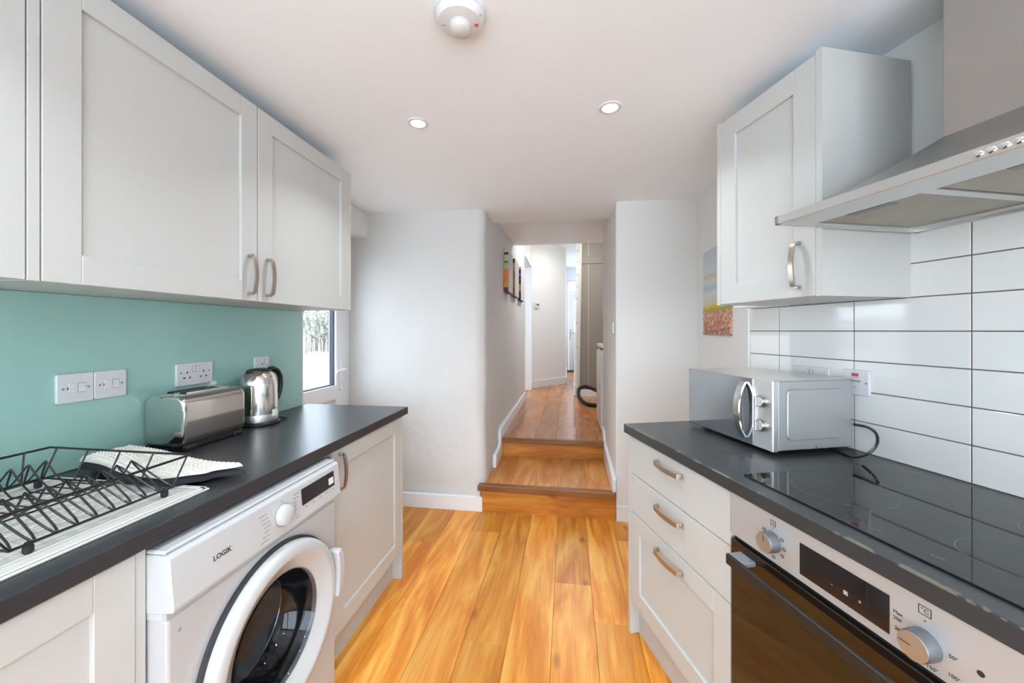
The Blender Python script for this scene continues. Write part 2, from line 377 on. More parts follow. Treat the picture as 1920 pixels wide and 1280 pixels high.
    def cells(s, us, vs_, lo, hi, skip=(), axis='z'):
        # one slab out of a grid of cells, some left out (openings); axis is the thin direction
        def P(u, v, t): return {'z': (u, v, t), 'x': (t, u, v), 'y': (u, t, v)}[axis]
        nu, nv = len(us), len(vs_); b = bmesh.new(); V = {}
        def gv(i, j, k):
            if (i, j, k) not in V: V[(i, j, k)] = b.verts.new(P(us[i], vs_[j], (lo, hi)[k]))
            return V[(i, j, k)]
        keep = lambda i, j: 0 <= i < nu - 1 and 0 <= j < nv - 1 and (i, j) not in skip
        for i in range(nu - 1):
            for j in range(nv - 1):
                if not keep(i, j): continue
                for k in (0, 1): b.faces.new([gv(i, j, k), gv(i + 1, j, k), gv(i + 1, j + 1, k), gv(i, j + 1, k)])
                for di, dj, e in ((-1, 0, ((i, j), (i, j + 1))), (1, 0, ((i + 1, j), (i + 1, j + 1))), (0, -1, ((i, j), (i + 1, j))), (0, 1, ((i, j + 1), (i + 1, j + 1)))):
                    if not keep(i + di, j + dj): b.faces.new([gv(*e[0], 0), gv(*e[1], 0), gv(*e[1], 1), gv(*e[0], 1)])
        bmesh.ops.recalc_face_normals(b, faces=b.faces[:])
        return s.bm(b)
    def build(s, name, mat, parent=None, smooth=False, loc=None, rotz=0.0, angle=35):
        me = bpy.data.meshes.new(name); me.from_pydata(s.v, [], s.f); me.validate(); me.update()
        if smooth:
            me.shade_smooth(); me.set_sharp_from_angle(angle=R(angle))
        return link(name, me, mat, parent, loc, rotz)
def link(name, me, mat, parent=None, loc=None, rotz=0.0):
    if mat and not me.materials: me.materials.append(MATS[mat])
    o = bpy.data.objects.new(name, me); COL.objects.link(o); o.parent = parent
    if loc: o.location = loc
    o.rotation_euler = (0, 0, rotz)
    return o
def fixn(o):
    b = bmesh.new(); b.from_mesh(o.data); bmesh.ops.recalc_face_normals(b, faces=b.faces[:]); b.to_mesh(o.data); b.free(); return o
def tag(o, label, cat, group=None, kind=None):
    o['label'] = label; o['category'] = cat
    if group: o['group'] = group
    if kind: o['kind'] = kind
    return o
def struct(o, label, cat): return tag(o, label, cat, kind='structure')
def thing(name, label, cat, loc, rotz=0.0, group=None):
    o = bpy.data.objects.new(name, None); COL.objects.link(o); o.empty_display_size = 0.05
    o.location = loc; o.rotation_euler = (0, 0, rotz)
    return tag(o, label, cat, group)
def text(name, s, size, mat, parent, loc, rot=(R(90), 0, 0), align='CENTER', bold=0.0):
    cu = bpy.data.curves.new(name, 'FONT'); cu.body = s; cu.size = size; cu.align_x = align; cu.align_y = 'CENTER'; cu.extrude = 0.00015; cu.offset = bold
    cu.resolution_u = 3
    t = bpy.data.objects.new(name, cu); COL.objects.link(t)
    me = bpy.data.meshes.new_from_object(t.evaluated_get(bpy.context.evaluated_depsgraph_get()))
    bpy.data.objects.remove(t); bpy.data.curves.remove(cu)
    me.name = name; me.materials.clear()
    o = link(name, me, mat, parent); o.location = loc; o.rotation_euler = rot
    return o

# wall frames: local x runs right along the wall as you face it, local y goes into the wall, z up
LX = -1.4585
LROT = PI / 2
def FL(x, o=0.0, z=0.0): return (LX + o, x, z)
BX, BY = 0.8393, 1.9304
PHI = YAW + math.atan(130 / 720)
DX, DY = -math.sin(PHI), math.cos(PHI); NX, NY = -DY, DX
RROT = math.atan2(-DY, -DX)
def FR(a, o=0.0, z=0.0): return (BX - DX * a + NX * o, BY - DY * a + NY * o, z)
CEIL = 2.22
PF = 0.36                                  # passage floor
FARY = 2.77

# ================================================================== the setting
# ---- kitchen floor with planks
random.seed(4)
fl = G().box(-1.75, 2.15, -1.75, FARY + 0.02, -0.10, -0.010).build('floor', 'subfloor')
struct(fl, 'orange oak plank floor of the kitchen', 'floor')
PW = 0.187
plank_cache = {}
def plank(parent, x0, x1, y0, y1, ztop, mat, t=0.010):
    key = (round(x1 - x0, 3), round(y1 - y0, 3), mat)
    if key not in plank_cache:
        g = 0.0005
        W, H_ = (x1 - x0) / 2 - g, (y1 - y0) / 2 - g
        o = G().box(-W, W, -H_, H_, -t, 0, 0.0012).build('plank', mat, parent)
        plank_cache[key] = o.data
    else:
        o = link('plank', plank_cache[key], mat, parent)
    o.location = ((x0 + x1) / 2, (y0 + y1) / 2, ztop)
    return o
joint = {-5: 1.9, -4: 2.3, -3: 1.05, -2: 2.474, -1: 1.595, 0: 2.243, 1: 2.03, 2: 1.779, 3: 2.49, 4: 1.3}
k0 = -9
for k in range(-9, 12):
    x0 = 0.121 + (k - 2) * PW; x1 = x0 + PW            # k=2 -> x0 = 0.121
    if x1 < -1.74 or x0 > 2.1: continue
    j = joint.get(k, 1.2 + 0.37 * (k % 4))
    cuts = [FARY]
    while j > -1.7: cuts.append(j); j -= 1.28
    cuts.append(-1.7)
    for y1, y0 in zip(cuts[:-1], cuts[1:]):
        if y1 - y0 > 0.03: plank(fl, max(x0, -1.74), min(x1, 2.14), y0, y1, 0.0, 'oak_floor')
# ---- passage floor
fp = G().box(-0.75, 1.05, 3.45, 9.50, -0.05, PF - 0.010).box(-0.60, 0.33, 3.4235, 3.45, 0.19, PF - 0.010).build('floor_hall', 'subfloor')
struct(fp, 'raised oak plank floor of the passage and hall', 'floor')
for k in range(-4, 6):
    x0 = 0.085 + (k - 1) * PW; x1 = x0 + PW
    if x0 > 1.04 or x1 < -0.74: continue
    j = 3.9 + (k * 0.43) % 1.25; cuts = [3.425]
    while j < 9.45: cuts.append(j); j += 1.25
    cuts.append(9.49)
    for y0, y1 in zip(cuts[:-1], cuts[1:]): plank(fp, max(x0, -0.74), min(x1, 1.04), y0, y1, PF, 'oak_hall_shaded')
# side room floor beyond the doorway of the hall
o = G().box(-2.6, -0.75, 5.0, 6.8, PF - 0.16, PF - 0.002).build('floor_room', 'subfloor'); struct(o, 'floor of the side room off the hall', 'floor')

# ---- ceilings
o = G().box(-1.80, 2.15, -1.75, 3.16, CEIL, CEIL + 0.12).build('ceiling', 'ceiling_paint'); struct(o, 'white plastered kitchen ceiling', 'ceiling')
o = G().box(-0.72, 1.05, 3.16, 4.27, 2.275, 2.45, 0.004).build('ceiling_passage', 'passage_paint'); struct(o, 'low plastered soffit over the passage', 'ceiling')
o = G().box(-2.7, 1.15, 4.27, 9.55, 2.84, 2.95).build('ceiling_hall', 'ceiling_paint'); struct(o, 'white ceiling of the hall', 'ceiling')
o = G().box(-0.72, 1.05, 4.17, 4.27, 2.45, 2.84).build('wall_beam', 'hall_paint'); struct(o, 'wall above the passage soffit', 'wall')

# ---- left wall with the back door opening in a deep reveal
o = G().cells([-1.75, 1.953, FARY + 0.02], [0, 2.03, CEIL], LX - 0.28, LX, skip={(1, 0), (1, 1)}, axis='x').build('wall_left', 'plaster'); struct(o, 'white kitchen wall behind the teal splashback', 'wall')
o = G().box(-1.74, -1.522, 1.953, FARY + 0.02, 2.03, CEIL, 0.004).build('trim_1', 'plaster'); struct(o, 'white boxed lintel over the glazed back door', 'lintel')
# ---- far wall left of the opening: rough old plaster that rounds into the passage
def far_wall():
    path = []
    for i in range(40): path.append((-1.74 + (1.74 - 0.68) * i / 39, FARY))
    for i in range(1, 10):
        a = R(90 * i / 10); path.append((-0.68 + 0.07 * math.sin(a), FARY + 0.07 - 0.07 * math.cos(a)))
    for i in range(34): path.append((-0.61 + 0.012 * i / 33, FARY + 0.07 + (5.42 - FARY - 0.07) * (i / 33) ** 1.3))
    n = len(path); nz = 56; ztop = 2.44; vs = []; fs = []
    for i, (x, y) in enumerate(path):
        a = path[max(i - 1, 0)]; c = path[min(i + 1, n - 1)]
        t = Vector((c[0] - a[0], c[1] - a[1], 0)).normalized(); nn = Vector((t.y, -t.x, 0))
        for j in range(nz + 1):
            z = ztop * j / nz
            p = Vector((x, y, z))
            d = 0.016 * noise.noise(p * 2.1) + 0.007 * noise.noise(p * 5.5 + Vector((7, 3, 1)))
            near = max(0.0, 1 - abs(i - 44) / 8)
            d += near * (0.016 * noise.noise(Vector((3.1, 9.2, z * 2.7))) + 0.014 * max(0, 0.9 - z))
            if y > 2.95: d *= 0.45
            if i < 3: d = 0
            vs.append(p + nn * d)
    for i in range(n - 1):
        for j in range(nz):
            a = i * (nz + 1) + j; b_ = a + nz + 1; fs.append((a, b_, b_ + 1, a + 1))
    g = G().add(vs, fs); o = g.build('wall_far', 'rough_plaster', smooth=True, angle=60)
    sm = o.modifiers.new('thickness', 'SOLIDIFY'); sm.thickness = 0.10; sm.offset = -1
    return o
wf = far_wall(); struct(wf, 'rough white plaster wall between back door and passage, rounding into the passage', 'wall')
# ---- far wall right of the opening, with the passage's right jamb
o = G().prism([(0.335, FARY - 0.013), (0.98, FARY - 0.013), (0.98, 3.63), (0.325, 3.63)], 0, 2.44, 'z', 0.006).build('wall_far_side', 'plaster')
struct(o, 'white wall between passage opening and right-hand wall', 'wall')
# ---- right wall: straight part with the picture, then the splayed tiled part
e = FR(3.95); e2 = FR(3.95, -0.12); b2 = FR(-0.02, -0.13)
wr = G().prism([(0.872, FARY), (FR(-0.001, -0.009)[0], FR(-0.001, -0.009)[1]), FR(3.95, -0.009)[:2], e2[:2], (1.02, 2.2), (1.02, FARY)], 0, CEIL, 'z').build('wall_right', 'plaster')
fixn(wr); struct(wr, 'white right-hand wall, tiled above the worktop', 'wall')
g = G().box(-0.002, 2.6, 0.0025, 0.0085, 0.86, 1.4225).box(0.613, 2.6, 0.0025, 0.0085, 1.4225, 1.6285)
gr = g.build('grout', 'grout', wr); gr.location = FR(0); gr.rotation_euler = (0, 0, RROT)
# tiles
TW, TH = 0.3015, 0.103
tile_cache = {}
cols = [(0.004, 0.161)] + [(0.161 + TW * i, 0.161 + TW * (i + 1)) for i in range(8)]
for r_ in range(7):
    for (a0, a1) in cols:
        if r_ >= 5 and a1 < 0.6: continue
        z0 = 0.907 + r_ * TH
        wt = round(a1 - a0, 4)
        if wt not in tile_cache:
            ob = G().box(-wt / 2 + 0.0016, wt / 2 - 0.0016, -0.004, 0.004, -TH / 2 + 0.0016, TH / 2 - 0.0016, 0.0012, 2).build('tile', 'tile_glaze', wr)
            tile_cache[wt] = ob.data
        else: ob = link('tile', tile_cache[wt], 'tile_glaze', wr)
        p = FR((a0 + a1) / 2, -0.004, z0 + TH / 2); ob.location = p
        ob.rotation_euler = (random.uniform(-0.002, 0.002), 0, RROT + random.uniform(-0.0015, 0.0015))
g = G().box(-0.006, 0.003, -0.003, 0.009, 0.907, 1.4225, 0.001)
o = g.build('tile_edge_strip', 'white_trim', wr); o.location = FR(0); o.rotation_euler = (0, 0, RROT)
# ---- wall behind the camera with the kitchen window
o = G().cells([-1.75, -1.30, 1.70, 2.3], [0, 0.15, 2.15, CEIL], -1.72, -1.60, skip={(1, 1)}, axis='y').build('wall_back', 'plaster'); struct(o, 'white wall behind the viewer, with the glazed doors', 'wall')  # window opening enlarged so its daylight spreads more evenly
wn = G()
for x0, x1, z0, z1 in ((-1.30, 1.70, 0.15, 0.21), (-1.30, 1.70, 2.09, 2.15), (-1.30, -1.24, 0.21, 2.09), (1.64, 1.70, 0.21, 2.09), (-0.34, -0.26, 0.21, 2.09), (0.66, 0.74, 0.21, 2.09)):
    wn.box(x0, x1, -1.69, -1.63, z0, z1, 0.006)
o = wn.build('window_1', 'upvc'); struct(o, 'white framed garden window behind the viewer', 'window')
for xa, xb in ((-1.24, -0.34), (-0.26, 0.66), (0.74, 1.64)):
    G().box(xa - 0.004, xb + 0.004, -1.664, -1.656, 0.207, 2.093).build('pane', 'window_glass', o)

# ---- hall beyond the passage
o = G().prism([(-0.586, 6.44), (-0.03, 7.12), (-0.03, 9.5), (-0.16, 9.5), (-0.16, 7.17), (-0.68, 6.53)], PF - 0.1, 2.84, 'z').build('wall_hall', 'hall_paint'); fixn(o); struct(o, 'cream hall wall running at an angle, with the thermostat', 'wall')
o = G().cells([5.37, 6.20, 6.30], [PF - 0.1, 2.35, 2.84], -0.70, -0.60, skip={(0, 0), (1, 0)}, axis='x').build('wall_doorway', 'hall_paint'); struct(o, 'wall above the side doorway of the hall', 'wall')
o = G().box(-0.70, -0.57, 6.19, 6.30, PF, 2.36, 0.004).build('door_3', 'gloss_white'); struct(o, 'white gloss door post at the side doorway of the hall', 'door frame')
G().box(-0.71, -0.575, 5.36, 6.31, 2.36, 2.44, 0.004).build('head', 'gloss_white', o)
o = G().box(-0.70, -0.58, 6.30, 6.56, PF - 0.1, 2.84).build('wall_hall_side', 'hall_paint'); struct(o, 'short hall wall beside the white door post', 'wall')
o = G().box(0.96, 1.08, 3.63, 7.2, PF - 0.1, 2.84).cells([7.2, 7.7, 8.5, 9.5], [PF - 0.1, 1.3, 2.1, 2.84], 0.96, 1.08, skip={(1, 1)}, axis='x').build('wall_hall_right', 'hall_paint'); struct(o, 'right-hand wall of the passage recess and hall', 'wall')
o = G().cells([-0.16, -0.02, 0.82, 1.08], [PF - 0.1, PF + 0.002, 2.55, 2.84], 9.40, 9.52, skip={(1, 1)}, axis='y').build('wall_front', 'ceiling_paint'); struct(o, 'end wall of the hall around the front door', 'wall')
# side room shell, with an unseen window added to light the hall
o = G().cells([4.9, 5.0, 6.8, 6.9], [PF - 0.1, 0.8, 2.7, 2.84], -2.70, -2.60, skip={(1, 1)}, axis='x').build('wall_room', 'hall_paint'); struct(o, 'outer wall of the side room off the hall, with its added window', 'wall')
o = G().box(-2.7, -0.72, 4.9, 5.0, PF - 0.1, 2.84).build('wall_room_near', 'hall_paint'); struct(o, 'near wall of the side room off the hall', 'wall')
o = G().box(-2.7, -0.70, 6.8, 6.9, PF - 0.1, 2.84).build('wall_room_far', 'hall_paint'); struct(o, 'far wall of the side room off the hall', 'wall')
# understairs panelling
sp_ = G().box(0.17, 0.96, 5.72, 5.80, PF - 0.05, 2.84).build('wall_stairs', 'stair_panel'); struct(sp_, 'beige panelled wall under the stairs beyond the fridge', 'wall')
G().box(0.30, 0.306, 5.714, 5.722, PF, 2.60).build('joint_strip', 'edge_band', sp_)
G().box(0.17, 0.96, 5.706, 5.722, 2.30, 2.40, 0.003).build('rail', 'stair_panel', sp_)
G().prism([(0.130, PF), (0.172, PF), (0.215, 2.84), (0.172, 2.84)], 5.69, 5.80, 'y').build('post', 'edge_band', sp_)
g = G()
for i in range(14):
    z0 = PF + i * 0.178; g.box(0.095 + 0.002 * (i % 3) + 0.003 * i, 0.15 + 0.003 * i, 5.72 + 0.01 * (i % 2), 5.95, z0, z0 + 0.18, 0.012)
g.build('stone_edge', 'rough_plaster', sp_)

# ---- baseboards
def bb(name, label, pts, z0, h, t=0.016):
    # pts: plan polyline on the wall face; the board stands to its right-hand side
    g = G()
    for (x0, y0), (x1, y1) in zip(pts[:-1], pts[1:]):
        d = Vector((x1 - x0, y1 - y0, 0)).normalized(); n = Vector((d.y, -d.x, 0)) * t
        c = Vector((x0, y0, 0)); e_ = Vector((x1, y1, 0))
        P = [c, e_, e_ + n, c + n]
        vs = [(p.x, p.y, z0) for p in P] + [(p.x, p.y, z0 + h - 0.006 * (i > 1)) for i, p in enumerate(P)]
        g.add(vs, [(0, 3, 2, 1), (4, 5, 6, 7), (0, 1, 5, 4), (1, 2, 6, 5), (2, 3, 7, 6), (3, 0, 4, 7)])
    o = fixn(g.build(name, 'gloss_white')); return struct(o, label, 'baseboard')
bb('baseboard_far', 'white skirting board below the rough plaster wall', [(-1.66, FARY - 0.006), (-0.617, FARY - 0.006)], 0, 0.105, 0.02)
bb('baseboard_far_side', 'white skirting board right of the steps', [(0.337, FARY - 0.014), (0.87, FARY - 0.014)], 0, 0.105)
bb('baseboard_picture', 'white skirting board below the landscape picture', [(0.871, FARY), (0.845, 1.97)], 0, 0.105)
bb('baseboard_hall', 'white skirting board along the angled hall wall', [(-0.586, 6.44), (-0.03, 7.12), (-0.03, 9.4)], PF, 0.12)
bb('baseboard_stairs', 'white skirting board under the beige stair panel', [(0.175, 5.718), (0.95, 5.718)], PF, 0.10)
prof = [(3.09, 0.2), (3.40, 0.2), (3.40, PF), (5.36, PF), (5.36, PF + 0.10), (3.40, PF + 0.10), (3.33, PF + 0.075), (3.33, PF - 0.02), (3.27, 0.31), (3.10, 0.30)]
o = G().prism(prof, -0.607, -0.578, 'x', 0.002).build('baseboard_left', 'gloss_white'); struct(o, 'white skirting board stepping up the left side of the passage', 'baseboard')
prof = [(2.735, 0.2), (3.415, 0.2), (3.415, PF), (3.62, PF), (3.62, PF + 0.085), (3.45, PF + 0.085), (3.40, 0.36), (2.76, 0.293), (2.735, 0.285)]
o = G().prism(prof, 0.308, 0.334, 'x', 0.002).build('baseboard_right', 'gloss_white'); struct(o, 'white skirting board along the right side of the steps', 'baseboard')

# ---- two oak steps up into the passage
st = thing('step', 'lower oak step with a wide plank tread and dark nosing', 'step', (0, 0, 0))
G().box(-0.625, 0.333, 2.750, 2.770, 0.0, 0.162, 0.001).build('riser', 'oak_riser', st)
G().box(-0.645, 0.328, 2.716, 2.775, 0.160, 0.201, 0.004).build('nosing', 'oak_nosing', st)
G().box(-0.66, 0.36, 2.772, 3.44, -0.05, 0.188).build('base', 'subfloor', st)
xs = [-0.60, -0.415, -0.236, -0.049, 0.138, 0.318]
for x0, x1 in zip(xs[:-1], xs[1:]): plank(st, x0, x1, 2.774, 3.403, 0.2, 'oak_step')
st = thing('step', 'upper oak step with a low riser at the passage floor', 'step', (0, 0, 0))
G().box(-0.585, 0.315, 3.4035, 3.422, 0.189, PF - 0.036).build('riser', 'oak_riser', st)
G().box(-0.585, 0.318, 3.378, 3.424, PF - 0.038, PF + 0.002, 0.004).build('nosing', 'oak_nosing', st)

# ---- glazed back door in the left reveal
d1 = G()
XD0, XD1 = -1.735, -1.675
fy0, fy1 = 1.955, FARY - 0.004
for y0, y1, z0, z1 in ((fy0, fy0 + 0.05, 0, 2.03), (fy1 - 0.085, fy1, 0, 2.03), (fy0 + 0.05, fy1 - 0.085, 1.97, 2.03), (fy0 + 0.05, fy1 - 0.085, 0, 0.03)): d1.box(XD0, XD1, y0, y1, z0, z1, 0.004)
d1 = d1.build('door_1', 'upvc'); struct(d1, 'white glazed back door in the left reveal', 'door')
ly0, ly1 = fy0 + 0.052, fy1 - 0.087
g = G()
for y0, y1, z0, z1 in ((ly0, ly0 + 0.09, 0.035, 1.965), (ly1 - 0.095, ly1, 0.035, 1.965), (ly0 + 0.09, ly1 - 0.095, 1.87, 1.965), (ly0 + 0.09, ly1 - 0.095, 0.82, 0.925), (ly0 + 0.09, ly1 - 0.095, 0.035, 0.14)):
    g.box(XD0 + 0.008, XD1 + 0.010, y0, y1, z0, z1, 0.004)
leaf = g.build('leaf', 'upvc', d1)
g = G()
for y0, y1, z0, z1 in ((ly0 + 0.09, ly0 + 0.096, 0.925, 1.87), (ly1 - 0.105, ly1 - 0.095, 0.925, 1.87), (ly0 + 0.09, ly1 - 0.095, 1.862, 1.87), (ly0 + 0.09, ly1 - 0.095, 0.925, 0.932)): g.box(-1.715, -1.683, y0, y1, z0, z1)
g.build('gasket', 'seal', leaf)
G().box(-1.710, -1.704, ly0 + 0.088, ly1 - 0.093, 0.922, 1.873).build('pane', 'window_glass', leaf)
G().box(-1.715, -1.695, ly0 + 0.085, ly1 - 0.09, 0.135, 0.825).build('lower_panel', 'upvc', leaf)
g = G().box(-1.690, -1.685, ly0 + 0.14, ly1 - 0.145, 0.19, 0.77, 0.004); g.build('panel_mould', 'upvc', leaf)
hy = ly1 - 0.045
hd = G().rrect(-0.016, 0.016, -0.12, 0.12, 0.012, -0.010, 0.0, bev=0.002).build('handle_plate', 'gloss_white', leaf, True)
hd.location = (XD1 + 0.010, hy, 1.0); hd.rotation_euler = (0, 0, PI / 2)
o = G().tube([(XD1 + 0.012, hy, 1.035), (XD1 + 0.045, hy, 1.035), (XD1 + 0.058, hy - 0.012, 1.035), (XD1 + 0.058, hy - 0.06, 1.034), (XD1 + 0.054, hy - 0.115, 1.030)], [0.010, 0.010, 0.011, 0.010, 0.009], 10).build('handle', 'gloss_white', leaf, True)
G().lathe([(0.007, 0.0), (0.007, 0.016)], 12, (XD1 + 0.018, hy, 0.935), 'x').build('lock_barrel', 'chrome', leaf, True)

# ---- garden outside the back door
o = G().box(-9, -1.74, -2, 14, -0.3, -0.02).build('patio_paving', 'patio'); tag(o, 'pale paving outside the back door', 'paving', kind='structure')
o = G().box(-3.7, -3.0, -2, 12, -0.02, 1.02, 0.02).build('garden_wall', 'garden_render'); tag(o, 'pale rendered garden wall seen through the back door', 'wall', kind='structure')
o = G().box(-4.6, -4.3, -2, 13, -0.02, 1.5).build('sky_screen_wall', 'garden_render'); tag(o, 'pale wall added beyond the garden shrub to screen sky light', 'wall', kind='structure')  # added wall, blocks low sky to limit light through the door
sh = thing('garden_shrub', 'wispy grey-green shrub outside the back door', 'shrub', (-3.35, 4.75, 1.03))
random.seed(7)
stems = G(); leaves = G()
for i in range(46):
    a = random.uniform(0, 2 * PI); x0, y0 = random.uniform(-0.2, 0.2), random.uniform(-0.55, 0.55)
    h = random.uniform(0.45, 1.15); pts = []
    for k in range(6):
        t = k / 5; pts.append((x0 + math.cos(a) * 0.22 * t * t, y0 + math.sin(a) * 0.30 * t * t, h * t))
    stems.tube(pts, [0.006 * (1 - 0.7 * k / 5) for k in range(6)], 4)
    for k in range(26):
        t = random.uniform(0.25, 1); c = Vector((x0 + math.cos(a) * 0.22 * t * t, y0 + math.sin(a) * 0.30 * t * t, h * t))
        d = Vector((random.uniform(-1, 1), random.uniform(-1, 1), random.uniform(-0.2, 1))).normalized(); L_ = random.uniform(0.05, 0.11)
        s_ = d.orthogonal().normalized() * 0.009
        leaves.add([c, c + d * L_ * 0.5 + s_, c + d * L_, c + d * L_ * 0.5 - s_], [(0, 1, 2, 3)])
stems.build('stem', 'bark', sh); lv = leaves.build('foliage', 'leaf', sh); lv['kind'] = 'stuff'

# ---- front door at the end of the hall
g = G()
for x0, x1, z0, z1 in ((-0.02, 0.03, PF, 2.55), (0.77, 0.82, PF, 2.55), (0.03, 0.77, 2.50, 2.55), (0.03, 0.77, 2.22, 2.28)): g.box(x0, x1, 9.42, 9.49, z0, z1, 0.004)
d2 = g.build('door_2', 'upvc'); struct(d2, 'white front door with fanlight at the far end of the hall', 'door')
G().box(0.028, 0.772, 9.453, 9.459, 2.275, 2.505).build('pane', 'window_glass', d2)
g = G().cells([0.032, 0.17, 0.63, 0.768], [PF + 0.005, 1.30, 2.06, 2.216], 9.435, 9.48, skip={(1, 1)}, axis='y'); leaf = g.build('leaf', 'upvc', d2)
G().box(0.168, 0.632, 9.452, 9.458, 1.298, 2.062).build('pane', 'window_glass', leaf)
G().box(0.055, 0.085, 9.427, 9.436, 1.12, 1.36, 0.002).build('handle_plate', 'nickel', leaf)
G().tube([(0.07, 9.43, 1.27), (0.07, 9.39, 1.27), (0.18, 9.385, 1.268)], 0.010, 8).build('handle', 'nickel', leaf, True)
o = G().box(0.0, 0.72, 9.05, 9.36, PF, PF + 0.015, 0.004).build('door_mat', 'mat_brown'); tag(o, 'small brown mat in front of the far front door', 'mat')
g = G()
for y0, y1, z0, z1 in ((7.7, 8.5, 1.3, 1.35), (7.7, 8.5, 2.05, 2.1), (7.7, 7.75, 1.35, 2.05), (8.45, 8.5, 1.35, 2.05)): g.box(1.0, 1.05, y0, y1, z0, z1, 0.004)
w2 = g.build('added_window_2', 'upvc'); struct(w2, 'white framed window added for hall daylight, hidden behind the stair panel', 'window')  # unseen window added and sized for the hall's daylight
g = G()
for y0, y1, z0, z1 in ((5.0, 6.8, 0.8, 0.87), (5.0, 6.8, 2.63, 2.7), (5.0, 5.07, 0.87, 2.63), (6.73, 6.8, 0.87, 2.63)): g.box(-2.67, -2.62, y0, y1, z0, z1, 0.004)
w3 = g.build('added_window_3', 'upvc'); struct(w3, 'white framed window added to the side room to light the hall', 'window')  # unseen window added so sky light reaches the hall

# ================================================================== fitted kitchen
def bow_handle(parent, cx, cz, yf, length=0.135, vertical=True, proud=0.030, mat='nickel'):
    pts = []
    n = 12; L_ = length / 2
    base = [(-L_, 0.0), (-L_ + 0.001, -0.012), (-L_ + 0.004, -proud * 0.70)]
    mid = [(-L_ + 0.012 + (2 * L_ - 0.024) * i / n, -proud * (0.80 + 0.20 * math.sin(PI * i / n))) for i in range(n + 1)]
    prof_ = base + mid + [(-a, b) for a, b in base[::-1]]
    if vertical: P = [(cx, yf + b, cz + a) for a, b in prof_]; W = (1, 0, 0)
    else: P = [(cx + a, yf + b, cz) for a, b in prof_]; W = (0, 0, 1)
    g = G().ribbon(P, 0.0080, 0.0050, W)
    for sgn in (-1, 1):                        # square feet
        if vertical: g.box(cx - 0.0075, cx + 0.0075, yf - 0.014, yf, cz + sgn * L_ - 0.005, cz + sgn * L_ + 0.005, 0.001)
        else: g.box(cx + sgn * L_ - 0.005, cx + sgn * L_ + 0.005, yf - 0.014, yf, cz - 0.0075, cz + 0.0075, 0.001)
    o = fixn(g.build('handle', mat, parent, True, angle=40)); o['label'] = 'brushed nickel bow handle'
    return o
def shaker(parent, name, x0, x1, z0, z1, yf, stile=0.07, rail=0.07, handle=None, mat='cabinet_paint', t=0.020):
    d = G().box(x0 + stile - 0.004, x1 - stile + 0.004, yf + 0.009, yf + t, z0 + rail - 0.004, z1 - rail + 0.004).build(name, mat, parent)
    for a, b_ in ((x0, x0 + stile), (x1 - stile, x1)): G().box(a, b_, yf, yf + t, z0, z1, 0.0012).build('stile', mat, d)
    for a, b_ in ((z0, z0 + rail), (z1 - rail, z1)): G().box(x0 + stile + 0.0003, x1 - stile - 0.0003, yf, yf + t, a, b_, 0.0012).build('rail', mat, d)
    if handle: bow_handle(d, handle[0], handle[1], yf, vertical=handle[2] == 'v')
    return d
def carcass(parent, x0, x1, z0, z1, depth, mat='carcass'):
    G().box(x0, x1, -depth, -0.0005, z0, z1, 0.0008).build('carcass', mat, parent)

# ---- left wall cupboards
ZB, ZT = 1.428, 2.146
c = thing('wall_cupboard', 'pale grey wall cupboard cut off by the left picture edge', 'cupboard', FL(0), LROT, 'left-hand wall cupboards')
carcass(c, 0.06, 0.656, ZB, ZT, 0.305); shaker(c, 'door', 0.062, 0.6545, ZB, ZT, -0.328, handle=(0.10, 1.52, 'v'))
G().box(0.657, 0.677, -0.328, -0.001, ZB - 0.001, ZT, 0.0008).build('filler_panel', 'cabinet_paint', c)
c = thing('wall_cupboard', 'wide pale grey wall cupboard above the switches and toaster', 'cupboard', FL(0), LROT, 'left-hand wall cupboards')
carcass(c, 0.679, 1.267, ZB, ZT, 0.305); shaker(c, 'door', 0.680, 1.2655, ZB, ZT, -0.328, handle=(1.230, 1.522, 'v'))
c = thing('wall_cupboard', 'pale grey wall cupboard at the far end above the kettle', 'cupboard', FL(0), LROT, 'left-hand wall cupboards')
carcass(c, 1.269, 1.866, ZB, ZT, 0.305); shaker(c, 'door', 1.270, 1.865, ZB, ZT, -0.328, handle=(1.314, 1.522, 'v'))
G().box(1.867, 1.885, -0.327, -0.001, ZB - 0.001, ZT, 0.0008).build('end_panel', 'edge_band', c)

# ---- left base units
YF = -0.583
c = thing('base_cupboard', 'pale grey sink cupboard left of the washing machine', 'cupboard', FL(0), LROT, 'left-hand base cupboards')
carcass(c, 0.07, 0.668, 0.14, 0.70, 0.56); shaker(c, 'door', 0.072, 0.668, 0.145, 0.862, YF, handle=(0.115, 0.76, 'v'))
G().box(0.670, 0.690, YF + 0.003, -0.001, 0.0, 0.866, 0.0008).build('filler_panel', 'cabinet_paint', c)
G().box(0.07, 0.670, -0.52, -0.50, 0.0, 0.14).build('plinth', 'plinth_paint', c)
c = thing('base_cupboard', 'pale grey base cupboard at the far end right of the washing machine', 'cupboard', FL(0), LROT, 'left-hand base cupboards')
carcass(c, 1.335, 1.935, 0.14, 0.866, 0.56); shaker(c, 'door', 1.336, 1.934, 0.148, 0.862, YF, handle=(1.378, 0.775, 'v'))
G().box(1.937, 1.957, YF - 0.001, -0.001, 0.0, 0.868, 0.0008).build('end_panel', 'cabinet_paint', c)
G().box(1.335, 1.936, -0.535, -0.515, 0.0, 0.14).build('plinth', 'plinth_paint', c)
c = thing('base_cupboard', 'pale grey base cupboard below the left worktop beside the viewer', 'cupboard', FL(0), LROT, 'left-hand base cupboards')
carcass(c, -1.2, 0.066, 0.14, 0.866, 0.56); shaker(c, 'door', -0.54, 0.066, 0.145, 0.862, YF); shaker(c, 'door', -1.19, -0.545, 0.145, 0.862, YF)
